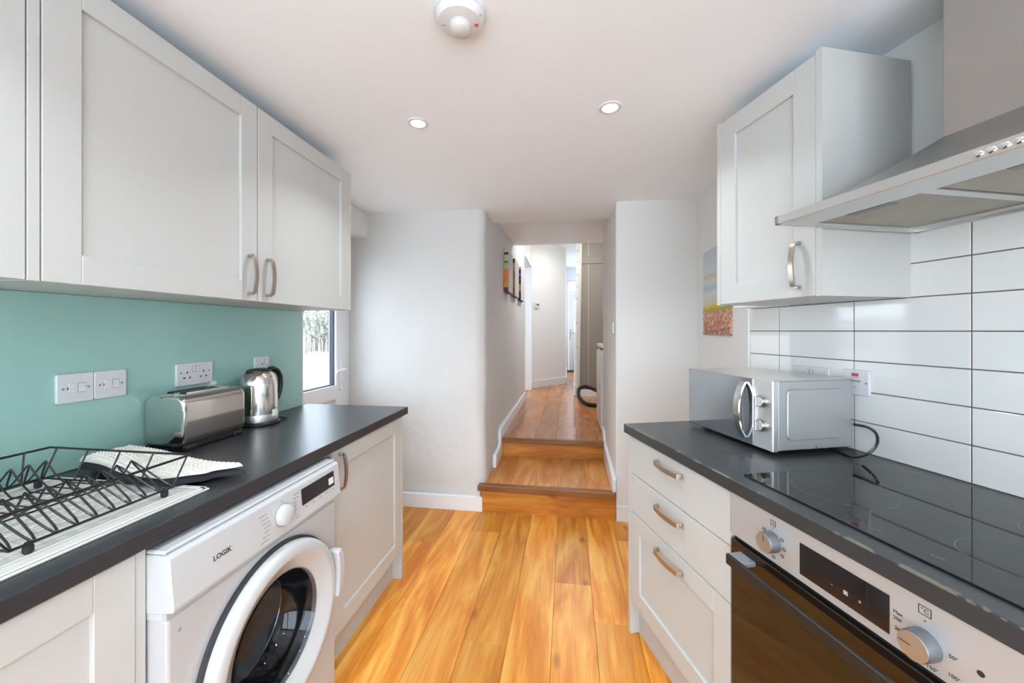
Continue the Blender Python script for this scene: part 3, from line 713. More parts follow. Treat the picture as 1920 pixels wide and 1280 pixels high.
G().box(-1.2, 0.066, -0.52, -0.50, 0.0, 0.14).build('plinth', 'plinth_paint', c)
wt = G().cells([-1.3, 0.098, 0.402, 1.992], [-0.5985, -0.50, -0.10, -0.001], 0.869, 0.907, skip={(1, 1)}).build('worktop', 'worktop', loc=FL(0), rotz=LROT)
bv = wt.modifiers.new('arris', 'BEVEL'); bv.width = 0.003; bv.segments = 2; bv.limit_method = 'ANGLE'
tag(wt, 'dark slate-effect worktop above the washing machine', 'worktop')

# ---- teal glass splashback
o = G().box(-1.3, 1.935, -0.006, -0.0005, 0.908, 1.60 - 0.173, 0.001).build('glass_splashback', 'teal', loc=FL(0), rotz=LROT)
tag(o, 'glossy teal back-painted glass splashback on the left wall', 'splashback')
# white end trim of the splashback is the plaster reveal itself

# ---- inset sink with drainer
sk = thing('sink', 'off-white inset sink with ribbed drainer under the dish rack', 'sink', FL(0), LROT)
g = G().cells([0.07, 0.12, 0.38, 0.878], [-0.537, -0.495, -0.105, -0.05], 0.9065, 0.9125, skip={(1, 1)})
o = g.build('rim', 'sink_composite', sk); m_ = o.modifiers.new('round', 'BEVEL'); m_.width = 0.004; m_.segments = 2; m_.limit_method = 'ANGLE'
g = G()
for x0, x1, y0, y1 in ((0.10, 0.12, -0.495, -0.105), (0.38, 0.40, -0.495, -0.105), (0.12, 0.38, -0.499, -0.479), (0.12, 0.38, -0.121, -0.101)): g.box(x0, x1, y0, y1, 0.74, 0.908)
g.box(0.10, 0.40, -0.499, -0.101, 0.725, 0.745); g.build('bowl', 'sink_composite', sk)
g = G()
for x0, x1, y0, y1 in ((0.40, 0.870, -0.533, -0.520), (0.40, 0.870, -0.067, -0.054), (0.860, 0.874, -0.533, -0.054)): g.box(x0, x1, y0, y1, 0.912, 0.9165, 0.002)
g.build('raised_edge', 'sink_composite', sk)
for i in range(13):
    y = -0.49 + i * 0.033; G().box(0.43, 0.835, y - 0.006, y + 0.006, 0.9122, 0.9150, 0.0015).build('rib', 'sink_composite', sk)

# ---- wire dish rack on the drainer (local frame: world axes; x to the room, y along the wall)
rk = thing('dish_rack', 'black wire dish rack on the drainer', 'dish rack', (-1.16, 0.68, 0.9152))
def rw(*p): return [(a + 1.16, b_ - 0.68, c_ - 0.915) for a, b_, c_ in p]
bz, tz = 0.936, 1.004
bx0, bx1, by0, by1 = -1.355, -0.962, 0.536, 0.817
tx0, tx1, ty0, ty1 = -1.388, -0.952, 0.497, 0.852
G().tube(rw((tx0, ty0, tz), (tx1, ty0, tz), (tx1, ty1, tz), (tx0, ty1, tz)), 0.0030, 8, True).build('rim', 'black_wire', rk, True)
G().tube(rw((bx0, by0, bz), (bx1, by0, bz), (bx1, by1, bz), (bx0, by1, bz)), 0.0026, 8, True).build('base_frame', 'black_wire', rk, True)
def upr(a, b_): G().tube(rw(a, b_), 0.0021, 6).build('upright', 'black_wire', rk, True)
for i in range(5):
    t = i / 4; x = bx0 + (bx1 - bx0) * t; X_ = tx0 + 0.022 + (tx1 - tx0 - 0.03) * t
    upr((x, by1, bz), (X_, ty1, tz)); upr((x, by0, bz), (X_, ty0, tz))
for i in range(1, 7):
    t = i / 7; y = by0 + (by1 - by0) * t; Y_ = ty0 + (ty1 - ty0) * t
    upr((bx0, y, bz), (tx0, Y_, tz))
npk = 9; dy = (by1 - by0) / npk
def wave(xb, xt, h, sg):
    pts = []
    for i in range(npk * 12 + 1):
        t = i / 12; s = (0.5 - 0.5 * math.cos(2 * PI * t)) ** 1.5
        pts.append((xb + (xt - xb) * s, by0 + dy * t, bz + 0.002 + h * s))
    return pts
G().tube(rw(*wave(bx1, bx1 - 0.10, 0.062, 1)), 0.0021, 6).build('front_divider', 'black_wire', rk, True)
G().tube(rw(*wave(bx0, bx0 + 0.035, 0.050, 1)), 0.0021, 6).build('back_divider', 'black_wire', rk, True)
for i in range(npk):
    y = by0 + dy * (i + 0.5)
    G().tube(rw((bx0 + 0.035, y, bz + 0.052), (bx0 + 0.065, y, bz + 0.020), (bx0 + 0.09, y, bz + 0.001), (bx1 - 0.17, y, bz + 0.001), (bx1 - 0.13, y, bz + 0.02), (bx1 - 0.10, y, bz + 0.064)), 0.0020, 6).build('cross_wire', 'black_wire', rk, True)
for x in (bx0 + 0.09, bx1 - 0.17): G().tube(rw((x, by0, bz - 0.003), (x, by1, bz - 0.003)), 0.0022, 6).build('rail', 'black_wire', rk, True)
for x in (bx0 + 0.004, bx1 - 0.01):
    for y in (by0 + 0.03, by1 - 0.012):
        G().lathe([(0.005, 0.0), (0.0075, 0.003), (0.0075, 0.012), (0.005, 0.020), (0.002, 0.022)], 12, (x + 1.16, y - 0.68, 0.0)).build('foot', 'rubber', rk, True)

# ---- folded tea towel
tw = thing('tea_towel', 'folded cream waffle towel with a black underside beside the dish rack', 'towel', (-1.18, 0.95, 0.907))
def towel(z0, th, waffle, inset, sh):
    P = [Vector((-1.405 + inset, 0.925 + inset, 0)), Vector((-1.03, 0.838 + inset, 0)), Vector((-0.905 - inset, 0.965, 0)), Vector((-1.408 + inset, 1.060 - inset, 0))]
    nu, nv = (240, 104) if waffle else (40, 20)
    vs = []; fs = []
    for side in (0, 1):
        for i in range(nu + 1):
            for j in range(nv + 1):
                u, v = i / nu, j / nv
                p = P[0].lerp(P[1], u).lerp(P[3].lerp(P[2], u), v)
                p.x += 0.010 * math.sin(v * 6 + sh) + 0.004 * math.sin(v * 17); p.y += 0.008 * math.sin(u * 7 + sh)
                e_ = min(u, 1 - u) * 9; f_ = min(v, 1 - v) * 5; ed = min(1, e_, f_); ed = math.sqrt(max(0.0, 1 - (1 - ed) ** 2))
                lump = 0.012 * noise.noise(Vector((u * 3.1, v * 2.2, 4.0 + sh))) + 0.010 * math.exp(-((u - 0.08) / 0.25) ** 2)
                drape = 0.012 * max(0.0, 1 - max(0.0, v - 0.1) * 2.2)
                zt = z0 + drape * 0.4 + lump * 0.8 * ed
                if side: 
                    z = zt + th * (0.35 + 0.65 * ed)
                    if waffle: z += 0.0062 * (abs(math.sin(u * PI * 30)) * abs(math.sin(v * PI * 13))) ** 0.6 - 0.002
                else: z = max(0.0095, zt)
                vs.append((p.x + 1.18, p.y - 0.95, z))
    M = (nu + 1) * (nv + 1)
    for i in range(nu):
        for j in range(nv):
            a = i * (nv + 1) + j; b_ = a + nv + 1
            fs.append((a, a + 1, b_ + 1, b_)); fs.append((M + a, M + b_, M + b_ + 1, M + a + 1))
    for i in range(nu):
        a = i * (nv + 1); b_ = a + nv + 1; fs.append((a, b_, M + b_, M + a)); a += nv; b_ += nv; fs.append((a, M + a, M + b_, b_))
    for j in range(nv):
        a = j; fs.append((a, M + a, M + a + 1, a + 1)); a = nu * (nv + 1) + j; fs.append((a, a + 1, M + a + 1, M + a))
    return G().add(vs, fs)
fixn(towel(0.009, 0.020, False, -0.004, 0.4).build('dark_layer', 'towel_dark', tw, True, angle=80))
fixn(towel(0.029, 0.010, True, 0.0, 0.0).build('waffle_layer', 'towel_white', tw, True, angle=80))

# ---- chrome toaster
ts = thing('toaster', 'polished steel two-slot toaster below the double socket', 'toaster', FL(1.128, 0.013, 0.907), LROT)
TL, TD, THt = 0.252, 0.160, 0.190
g = G().rrect(0, TD, 0.014, THt, 0.034, 0, TL, 8)
vs = [(y, -x, z) for x, y, z in g.v]            # extrude along local x, depth towards the room
g2 = G().add(vs, g.f)
body = fixn(g2.build('body', 'toaster_steel', ts, True, angle=40)); bm_ = body.modifiers.new('edge', 'BEVEL'); bm_.width = 0.010; bm_.segments = 4; bm_.limit_method = 'ANGLE'; bm_.angle_limit = R(50)
for yy in (-0.055, -0.105): 
    s_ = G().box(0.045, 0.215, yy - 0.014, yy + 0.014, THt - 0.002, THt + 0.0012, 0.001).build('slot', 'dark_slot', ts)
    G().box(0.045, 0.215, yy - 0.0155, yy - 0.014, THt - 0.002, THt + 0.006).build('guide', 'chrome', s_)
    G().box(0.045, 0.215, yy + 0.014, yy + 0.0155, THt - 0.002, THt + 0.006).build('guide', 'chrome', s_)
G().box(0.010, TL - 0.010, -TD + 0.010, -0.008, 0.0, 0.020, 0.004).build('base', 'black_plastic', ts)
for x in (0.03, TL - 0.03): G().box(x - 0.02, x + 0.02, -TD + 0.002, -TD + 0.014, 0.0, 0.016, 0.003).build('foot', 'black_plastic', ts)
G().tube([(TL, -0.06, 0.10), (TL + 0.012, -0.06, 0.10)], 0.006, 10).build('lever', 'black_plastic', ts)
G().tube([(0.004, -0.02, 0.025), (-0.012, -0.02, 0.012), (-0.014, -0.035, 0.006), (0.0, -0.07, 0.005), (0.03, -0.11, 0.005)], 0.0035, 8).build('cable', 'black_plastic', ts, True)

# ---- steel kettle
kt = thing('kettle', 'brushed steel jug kettle with black handle on its base', 'kettle', (-1.364, 1.535, 0.907))
G().lathe([(0.080, 0.0), (0.084, 0.003), (0.084, 0.009), (0.078, 0.014), (0.070, 0.016)], 40).build('power_base', 'black_plastic', kt, True)
G().lathe([(0.0715, 0.016), (0.0745, 0.018), (0.0742, 0.060), (0.0735, 0.120), (0.0720, 0.165), (0.0690, 0.192), (0.0635, 0.213), (0.0550, 0.227), (0.046, 0.234)], 48).build('jug', 'kettle_steel', kt, True)
G().lathe([(0.0752, 0.0165), (0.0756, 0.022), (0.0752, 0.046), (0.0745, 0.048)], 48, closed_ends=False).build('base_band', 'steel', kt, True)
G().lathe([(0.048, 0.232), (0.047, 0.238), (0.036, 0.244), (0.012, 0.247), (0.0, 0.247)], 36).build('lid', 'black_plastic', kt, True)
# spout faces the viewer's side (-y); triangular lip
sp = G()
sp.add([(-0.030, -0.050, 0.222), (0.030, -0.050, 0.222), (0.0, -0.086, 0.226), (0.0, -0.068, 0.184), (-0.024, -0.040, 0.234), (0.024, -0.040, 0.234)],
       [(0, 3, 2), (1, 2, 3), (0, 2, 4), (1, 5, 2), (4, 2, 5)])
fixn(sp.build('spout', 'kettle_steel', kt))
G().add([(-0.017, -0.050, 0.2325), (0.017, -0.050, 0.2325), (0.0, -0.078, 0.2290)], [(0, 1, 2)]).build('spout_opening', 'dark_slot', kt)
hp = [(0.012, 0.044, 0.236), (0.014, 0.066, 0.238), (0.016, 0.092, 0.226), (0.017, 0.108, 0.200), (0.017, 0.112, 0.165), (0.016, 0.108, 0.130), (0.014, 0.096, 0.100), (0.012, 0.080, 0.084)]
G().tube(hp, [0.012, 0.013, 0.012, 0.011, 0.0105, 0.010, 0.010, 0.009], 12).build('handle', 'black_plastic', kt, True)
a0 = R(-8)
vs = []
for k in range(7):
    a = a0 + R(30) * k / 6; vs += [(0.0762 * math.cos(a), 0.0762 * math.sin(a), 0.036), (0.0752 * math.cos(a), 0.0752 * math.sin(a), 0.066)]
lab = G().add(vs, [(2 * k, 2 * k + 2, 2 * k + 3, 2 * k + 1) for k in range(6)]).build('sticker', 'sticker', kt, True)
G().tube([(0.03, 0.06, 0.006), (0.055, 0.085, 0.006), (0.052, 0.105, 0.005), (0.02, 0.11, 0.004), (-0.03, 0.10, 0.004), (-0.065, 0.07, 0.004)], 0.0035, 8).build('cable', 'black_plastic', kt, True)

# ---- sockets and switches on the splashback
def plate(name, label, frame, x0, x1, z0, z1, o0, rot, group, cat='socket'):
    t = thing(name, label, cat, frame(x0, o0, z0), rot, group)
    W, H_ = x1 - x0, z1 - z0
    G().rrect(0, W, 0, H_, 0.005, -0.0095, -0.0002, 4, bev=0.0015).build('faceplate', 'socket_plastic', t, True)
    return t, W, H_
def rocker(t, x, z, w_, h_, mat='white_plastic', tilt=0.0):
    fr = G().box(x - w_ / 2 - 0.0012, x + w_ / 2 + 0.0012, -0.0103, -0.0092, z - h_ / 2 - 0.0012, z + h_ / 2 + 0.0012).build('rocker', 'grey_plastic', t)
    G().prism([(-0.0098, z - h_ / 2), (-0.0128 - tilt, z - h_ / 2), (-0.0112, z), (-0.0122 + tilt, z + h_ / 2), (-0.0098, z + h_ / 2)], x - w_ / 2, x + w_ / 2, 'x', 0.0003).build('paddle', mat, fr)
def screw(t, x, z): G().lathe([(0.0036, -0.0103), (0.0036, -0.0092)], 10, (x, 0, z), 'y').build('screw', 'print_grey', t)
def slot(t, x, z, w_, h_): G().box(x - w_ / 2, x + w_ / 2, -0.0101, -0.0092, z - h_ / 2, z + h_ / 2).build('pin_hole', 'print_black', t)
for i, (x0, lab_) in enumerate(((0.899, 'left of the paired white switch plates with fuse on teal glass'), (0.9875, 'right of the paired white switch plates with fuse on teal glass'))):
    t, W, H_ = plate('switch_plate', lab_, FL, x0, x0 + 0.087, 1.108, 1.194, 0.006, LROT, 'fused switch plates', 'switch')
    G().box(0.026, 0.041, -0.0106, -0.0092, 0.028, 0.058, 0.0008).build('fuse_cover', 'white_plastic', t)
    slot(t, 0.0245, 0.043, 0.0022, 0.008)
    rocker(t, 0.057, 0.043, 0.016, 0.026, tilt=0.001); screw(t, 0.014, 0.043); screw(t, 0.074, 0.043)
def double_socket(label, frame, x0, z0, o0, rot, group):
    t, W, H_ = plate('double_socket', label, frame, x0, x0 + 0.147, z0, z0 + 0.086, o0, rot, group)
    for x in (0.066, 0.081): rocker(t, x, 0.062, 0.0115, 0.022)
    for cx_ in (0.040, 0.107):
        slot(t, cx_, 0.050, 0.0042, 0.0085)
        slot(t, cx_ - 0.011, 0.030, 0.0075, 0.0048); slot(t, cx_ + 0.011, 0.030, 0.0075, 0.0048)
    screw(t, 0.016, 0.050); screw(t, 0.131, 0.050)
    return t
double_socket('white double socket above the toaster on teal glass', FL, 1.239, 1.110, 0.006, LROT, 'wall sockets')
t, W, H_ = plate('single_socket', 'white single socket peeking out above the kettle', FL, 1.602, 1.689, 1.110, 1.196, 0.006, LROT, 'wall sockets')
rocker(t, 0.062, 0.062, 0.0115, 0.022); slot(t, 0.043, 0.052, 0.0042, 0.0085); slot(t, 0.032, 0.032, 0.0075, 0.0048); slot(t, 0.054, 0.032, 0.0075, 0.0048); screw(t, 0.078, 0.043)

# ---- washing machine (local x along the wall, front faces -y)
wm = thing('washing_machine', 'white front-loading washing machine under the worktop', 'washing machine', FL(0.692), LROT)
WW = 0.598
FP = -0.6385                     # control panel front, FB body front
FB = -0.625
G().box(0.004, WW - 0.004, FB, -0.06, 0.012, 0.708, 0.006, 2).build('body', 'enamel_body', wm)
G().box(0.002, WW - 0.002, FB + 0.012, -0.06, 0.705, 0.846, 0.003).build('upper_body', 'enamel', wm)
panel = G().prism([(FP + 0.010, 0.846), (FP + 0.004, 0.840), (FP - 0.006, 0.735), (FP - 0.004, 0.728), (FB + 0.022, 0.722), (FB + 0.05, 0.722), (FB + 0.05, 0.846)], 0.0, WW, 'x', 0.002)
panel = panel.build('control_panel', 'enamel', wm)
G().box(0.006, WW - 0.006, FB + 0.004, FB + 0.03, 0.700, 0.724).build('grip_recess', 'enamel_body', wm)
g = G().box(0.002, WW - 0.002, -0.62, -0.05, 0.846, 0.855, 0.003).build('top', 'enamel', wm)
def onp(z, d=0.0): return FP - 0.006 + (z - 0.735) / 0.105 * 0.010 - d     # y of the slanted panel face at height z
tilt = math.atan(0.010 / 0.105)
def panel_lathe(prof_, seg, x, z, name, mat, parent):
    o = G().lathe(prof_, seg, (0, 0, 0), 'y').build(name, mat, parent, True); o.location = (x, onp(z), z); o.rotation_euler = (-tilt, 0, 0); return o
panel_lathe([(0.0315, 0.0), (0.0315, -0.0012)], 36, 0.318, 0.785, 'knob_ring', 'print_grey', panel)
kn = panel_lathe([(0.0295, 0.0), (0.0295, -0.010), (0.027, -0.018), (0.020, -0.022), (0.0, -0.023)], 36, 0.318, 0.785, 'knob', 'enamel', panel)
dp = G().box(-0.083, 0.083, -0.0012, 0.001, -0.025, 0.025).build('display', 'display_glass', panel); dp.location = (0.482, onp(0.800), 0.800); dp.rotation_euler = (-tilt, 0, 0)
lb = G().rrect(-0.013, 0.013, -0.011, 0.011, 0.003, -0.0008, 0.0).build('energy_label', 'white_plastic', panel); lb.location = (0.546, onp(0.796, 0.0014), 0.796); lb.rotation_euler = (-tilt, 0, 0)
text('logo', 'LOGIK', 0.0165, 'print_black', panel, (0.120, onp(0.786, 0.0005), 0.786), (R(90) - tilt, 0, 0), bold=0.0003)
progL = ['Cottons 20', 'Cottons 40', 'Cottons 60', 'Eco 40-60', 'Delicates', 'Baby Care', 'Anti-Allergy']
progR = ['Synthetics', 'Easy Care', 'Wool', 'Mixed', 'Rinse', 'Spin', 'Daily 60']
for i, s_ in enumerate(progL): text('programme_print', s_, 0.0058, 'print_grey', panel, (0.272 - 0.004 * abs(i - 3), onp(0.815 - i * 0.0115, 0.0004), 0.815 - i * 0.0115), (R(90) - tilt, 0, 0), 'RIGHT')
for i, s_ in enumerate(progR): text('programme_print', s_, 0.0058, 'print_grey', panel, (0.360 + 0.004 * abs(i - 3) * 0.5, onp(0.822 - i * 0.0115, 0.0004), 0.822 - i * 0.0115), (R(90) - tilt, 0, 0), 'LEFT')
text('programme_print', 'Off', 0.0058, 'print_grey', panel, (0.318, onp(0.824, 0.0004), 0.824), (R(90) - tilt, 0, 0))
for x, s_ in ((0.418, 'Temp'), (0.452, 'Spin'), (0.486, 'Delay'), (0.52, 'Options'), (0.555, 'Start')): text('button_print', s_, 0.0055, 'print_grey', panel, (x, onp(0.765, 0.0004), 0.765), (R(90) - tilt, 0, 0))
G().lathe([(0.004, 0.0005), (0.004, -0.0008)], 10, (0.030, FB, 0.672), 'y').build('plug', 'print_grey', wm)
# porthole door
DXc, DZc = 0.306, 0.452
G().lathe([(0.250, 0.001), (0.250, -0.010), (0.236, -0.014), (0.236, 0.001)], 64, (DXc, FB, DZc), 'y', False).build('door_gasket', 'gasket', wm, True)
dr = G().lathe([(0.236, -0.006), (0.242, -0.011), (0.243, -0.018), (0.242, -0.028), (0.238, -0.036), (0.230, -0.0405), (0.214, -0.043), (0.208, -0.042), (0.203, -0.0385), (0.164, -0.016), (0.160, -0.012), (0.158, -0.004)], 72, (DXc, FB, DZc), 'y', False).build('door', 'enamel', wm, True)
fixn(dr)
G().lathe([(0.159, -0.018), (0.150, -0.006), (0.142, 0.02), (0.128, 0.06), (0.10, 0.085), (0.05, 0.095), (0.0, 0.097)], 56, (DXc, FB, DZc), 'y', False).build('door_glass', 'drum_glass', dr, True)
g = G().lathe([(0.165, -0.005), (0.165, 0.10), (0.20, 0.11), (0.20, 0.40), (0.0, 0.40)], 48, (DXc, FB, DZc), 'y', False); g.build('drum', 'drum_metal', wm, True)
G().lathe([(0.160, 0.006), (0.147, 0.10), (0.152, 0.105), (0.166, 0.006)], 48, (DXc, FB, DZc), 'y', False).build('door_seal', 'gasket', wm, True)
G().lathe([(0.1475, 0.100), (0.1500, 0.100), (0.1500, 0.104), (0.1475, 0.104)], 48, (DXc, FB, DZc), 'y', False).build('drum_edge', 'chrome', wm, True)
hp = [(0.226, -0.080), (0.240, -0.072), (0.264, -0.035), (0.268, 0.0), (0.266, 0.036), (0.258, 0.066), (0.246, 0.080), (0.226, 0.076), (0.234, 0.03), (0.236, 0.0), (0.232, -0.035)]
h = G().prism([(DXc + a, DZc + 0.03 + b_) for a, b_ in hp], FB - 0.052, FB - 0.014, 'y', 0.003); fixn(h.build('door_handle', 'enamel', dr, True))
# hollow front: cut the body where the drum is
cut = G().lathe([(0.166, -0.05), (0.166, 0.45)], 48, (DXc, FB, DZc), 'y')
body = [c_ for c_ in wm.children if c_.name.startswith('body')][0]
me2 = bpy.data.meshes.new('cutter'); me2.from_pydata(cut.v, [], cut.f); co_ = bpy.data.objects.new('cutter', me2); COL.objects.link(co_)
bo = body.modifiers.new('porthole', 'BOOLEAN'); bo.object = co_; bo.operation = 'DIFFERENCE'
bpy.context.view_layer.update()
co_.matrix_world = Matrix.LocRotScale(Vector(FL(0.692)), Matrix.Rotation(LROT, 3, 'Z'), Vector((1, 1, 1))); bpy.context.view_layer.update()
nm = bpy.data.meshes.new_from_object(body.evaluated_get(bpy.context.evaluated_depsgraph_get())); body.modifiers.clear(); body.data = nm
bpy.data.objects.remove(co_)

# ================================================================== right-hand run
RF = -0.600                       # drawer fronts
c = thing('drawer_unit', 'pale grey three-drawer unit left of the oven', 'drawer unit', FR(0), RROT)
carcass(c, 0.010, 0.600, 0.14, 0.866, 0.575)
d = G().box(0.012, 0.599, RF, RF + 0.02, 0.706, 0.862, 0.0012).build('drawer', 'cabinet_paint', c); bow_handle(d, 0.303, 0.822, RF, 0.150, False)
d = G().box(0.012, 0.599, RF, RF + 0.02, 0.541, 0.703, 0.0012).build('drawer', 'cabinet_paint', c); bow_handle(d, 0.303, 0.655, RF, 0.150, False)
d = shaker(c, 'drawer', 0.012, 0.599, 0.148, 0.538, RF); bow_handle(d, 0.303, 0.490, RF, 0.150, False)
G().box(-0.010, 0.009, RF - 0.001, -0.002, 0.0, 0.867, 0.0008).build('end_panel', 'cabinet_paint', c)
G().box(0.010, 0.600, -0.56, -0.54, 0.0, 0.14).build('plinth', 'plinth_paint', c)
c = thing('base_cupboard', 'pale grey base cupboard beside the oven next to the viewer', 'cupboard', FR(0), RROT)
carcass(c, 1.205, 2.40, 0.14, 0.866, 0.575); shaker(c, 'door', 1.207, 1.80, 0.148, 0.862, RF, handle=(1.25, 0.77, 'v')); shaker(c, 'door', 1.803, 2.398, 0.148, 0.862, RF)
G().box(1.205, 2.40, -0.56, -0.54, 0.0, 0.14).build('plinth', 'plinth_paint', c)
wt = G().box(-0.030, 2.45, -0.6135, -0.0005, 0.869, 0.907, 0.0025, 2).build('worktop', 'worktop_worn', loc=FR(0), rotz=RROT)
tag(wt, 'dark slate-effect worktop with chipped front edge, under the microwave', 'worktop')

# ---- built-in oven
ov = thing('oven', 'built-in steel oven with dark glass door', 'oven', FR(0), RROT)
G().box(0.604, 1.200, -0.578, -0.03, 0.13, 0.866).build('housing', 'grey_plastic', ov)
pn = G().box(0.604, 1.200, -0.604, -0.578, 0.749, 0.866, 0.0015).build('control_panel', 'oven_steel', ov)
G().box(0.606, 1.198, -0.590, -0.578, 0.735, 0.749).build('vent_slot', 'dark_slot', ov)
dr = G().box(0.606, 1.198, -0.604, -0.578, 0.150, 0.735, 0.002).build('door', 'oven_glass', ov)
hb = G().box(0.640, 1.164, -0.650, -0.640, 0.688, 0.716, 0.002).build('handle', 'black_plastic', dr)
for x in (0.640, 1.110): G().box(x, x + 0.054, -0.642, -0.603, 0.704, 0.716, 0.002).build('bracket', 'grey_plastic', dr)
G().box(0.604, 1.200, -0.585, -0.57, 0.0, 0.13).build('plinth', 'plinth_paint', ov)
dsp = G().box(0.819, 0.998, -0.6052, -0.603, 0.766, 0.837, 0.0004).build('display', 'display_glass', pn)
def pr(name, s_, size, x, z, y=-0.6044, mat='print_black', bold=0.0): return text(name, s_, size, mat, pn, (x, y, z), bold=bold)
text('touch_mark', '+', 0.011, 'print_white', dsp, (0.948, -0.6054, 0.790)); text('touch_mark', '-', 0.011, 'print_white', dsp, (0.893, -0.6054, 0.790))
def frame(g, x0, x1, z0, z1, w_, y0, y1):
    g.box(x0, x1, y0, y1, z0, z0 + w_); g.box(x0, x1, y0, y1, z1 - w_, z1); g.box(x0, x0 + w_, y0, y1, z0, z1); g.box(x1 - w_, x1, y0, y1, z0, z1); return g
frame(G(), 0.917, 0.925, 0.786, 0.794, 0.0012, -0.6056, -0.605).box(0.9195, 0.9225, -0.6056, -0.605, 0.7885, 0.7915).build('touch_mark', 'print_white', dsp)
G().box(0.9605, 0.9612, -0.6055, -0.605, 0.767, 0.836).build('divider', 'dark_slot', dsp)
def oven_knob(x, z):
    k = G().lathe([(0.0245, 0.0), (0.0245, -0.006), (0.0235, -0.024), (0.0225, -0.026)], 40, (x, -0.604, z), 'y').build('knob', 'knob_side', pn, True)
    G().lathe([(0.0222, -0.0255), (0.0222, -0.0275), (0.0, -0.0278)], 40, (x, -0.604, z), 'y').build('knob_cap', 'knob_cap', k, True)
    return k
k = oven_knob(0.746, 0.799); G().box(0.7455, 0.7465, -0.6325, -0.6315, 0.802, 0.818).build('pointer', 'print_black', k)
k = oven_knob(1.050, 0.790); G().box(1.031, 1.047, -0.6325, -0.6315, 0.7895, 0.7905).build('pointer', 'print_black', k)
frame(G(), 0.740, 0.754, 0.838, 0.852, 0.001, -0.6046, -0.604).box(0.7465, 0.7475, -0.6046, -0.604, 0.841, 0.849).build('function_mark', 'print_black', pn)
G().lathe([(0.0013, -0.6046), (0.0013, -0.604)], 10, (0.747, 0, 0.832), 'y').build('function_mark', 'print_black', pn)
for dx, dz in ((-0.026, 0.018), (0.026, 0.018), (0.032, -0.002), (0.027, -0.020), (0.002, -0.036)): frame(G(), 0.746 + dx - 0.004, 0.746 + dx + 0.004, 0.799 + dz - 0.0035, 0.799 + dz + 0.0035, 0.0012, -0.6046, -0.604).build('function_mark', 'print_black', pn)
frame(G(), 1.041, 1.059, 0.838, 0.853, 0.001, -0.6046, -0.604).build('function_mark', 'print_black', pn); pr('function_mark', '°C', 0.0105, 1.050, 0.8455)
G().lathe([(0.0013, -0.6046), (0.0013, -0.604)], 10, (1.050, 0, 0.829), 'y').build('function_mark', 'print_black', pn)
pr('temperature_print', 'Max', 0.0085, 1.011, 0.814); pr('temperature_print', '250', 0.0085, 1.010, 0.803); pr('temperature_print', '200', 0.0085, 1.012, 0.785)
pr('temperature_print', '150°', 0.0085, 1.060, 0.757); pr('temperature_print', '100°', 0.0085, 1.088, 0.767); pr('temperature_print', '50°', 0.0085, 1.087, 0.797)
G().lathe([(0.0045, -0.6048), (0.0045, -0.604)], 14, (1.119, 0, 0.800), 'y').build('indicator', 'print_black', pn)

# ---- induction hob
hb = thing('hob', 'black glass hob let into the worktop', 'hob', FR(0), RROT)
G().box(0.605, 1.195, -0.563, -0.045, 0.9072, 0.9115, 0.0012).build('glass_top', 'hob_glass', hb)
for cx_, cz_, r_ in ((0.745, 0.400, 0.105), (0.735, 0.165, 0.075), (1.055, 0.400, 0.075), (1.055, 0.170, 0.105)):
    G().lathe([(r_, 0.0), (r_ + 0.0012, 0.0), (r_ + 0.0012, 0.0002), (r_, 0.0002)], 72, (cx_, -cz_, 0.9115), 'z', False).build('cooking_zone', 'print_faint', hb)
for x, s_ in ((0.800, '- +'), (0.864, 'P'), (0.928, '- 0 +'), (0.973, 'o'), (1.022, 'OFF')):
    text('touch_mark', s_, 0.012, 'print_faint', hb, (x, -0.530, 0.9117), (0, 0, 0))

# ---- microwave
mw = thing('microwave', 'silver microwave with mirrored door on the right worktop', 'microwave', FR(0), RROT)
M0, M1, ZB_, ZT_ = 0.040, 0.477, 0.921, 1.156
G().box(M0 + 0.003, M1 - 0.003, -0.318, -0.022, ZB_, ZT_ - 0.002, 0.004).build('case', 'microwave_silver', mw)
G().box(M0 + 0.003, M1 - 0.003, -0.318, -0.022, ZT_ - 0.003, ZT_ - 0.0005, 0.001).build('lid', 'microwave_top', mw)
fr_ = G().box(M0, M1, -0.340, -0.316, ZB_ - 0.002, ZT_, 0.003).build('front_frame', 'microwave_panel', mw)
mdoor = G().box(M0 + 0.003, 0.396, -0.3425, -0.335, ZB_ + 0.001, ZT_ - 0.003, 0.001).build('door', 'microwave_glass', mw)
G().rrect(M0 + 0.045, 0.325, ZB_ + 0.04, ZT_ - 0.04, 0.012, -0.3429, -0.3420).build('window', 'microwave_glass', mdoor)
n = 16; P = []
for i in range(n + 1):
    t = -1 + 2 * i / n; P.append((0.358, -0.345 - 0.030 * (1 - t * t) ** 0.8, 1.040 + 0.098 * t))
fixn(G().ribbon(P, 0.0125, 0.007, (1, 0, 0)).build('handle', 'chrome', mdoor, True, angle=50))
G().lathe([(0.0, 0), (0.034, 0.0), (0.034, -0.001), (0.0, -0.001)], 40, (0, 0, 0), 'y').build('handle_cup', 'grey_plastic', mdoor).scale = (0.5, 1, 2.4)
hc = [c_ for c_ in mdoor.children if c_.name.startswith('handle_cup')][0]; hc.location = (0.362, -0.3425, 1.040)
for z in (1.082, 1.001):
    k = G().lathe([(0.0205, -0.340), (0.0205, -0.350), (0.018, -0.358), (0.0175, -0.3585)], 28, (0.437, 0, z), 'y').build('knob', 'microwave_knob', fr_, True)
    G().box(0.4335, 0.4405, -0.372, -0.356, z - 0.0175, z + 0.0175, 0.002).build('grip', 'microwave_knob', k)
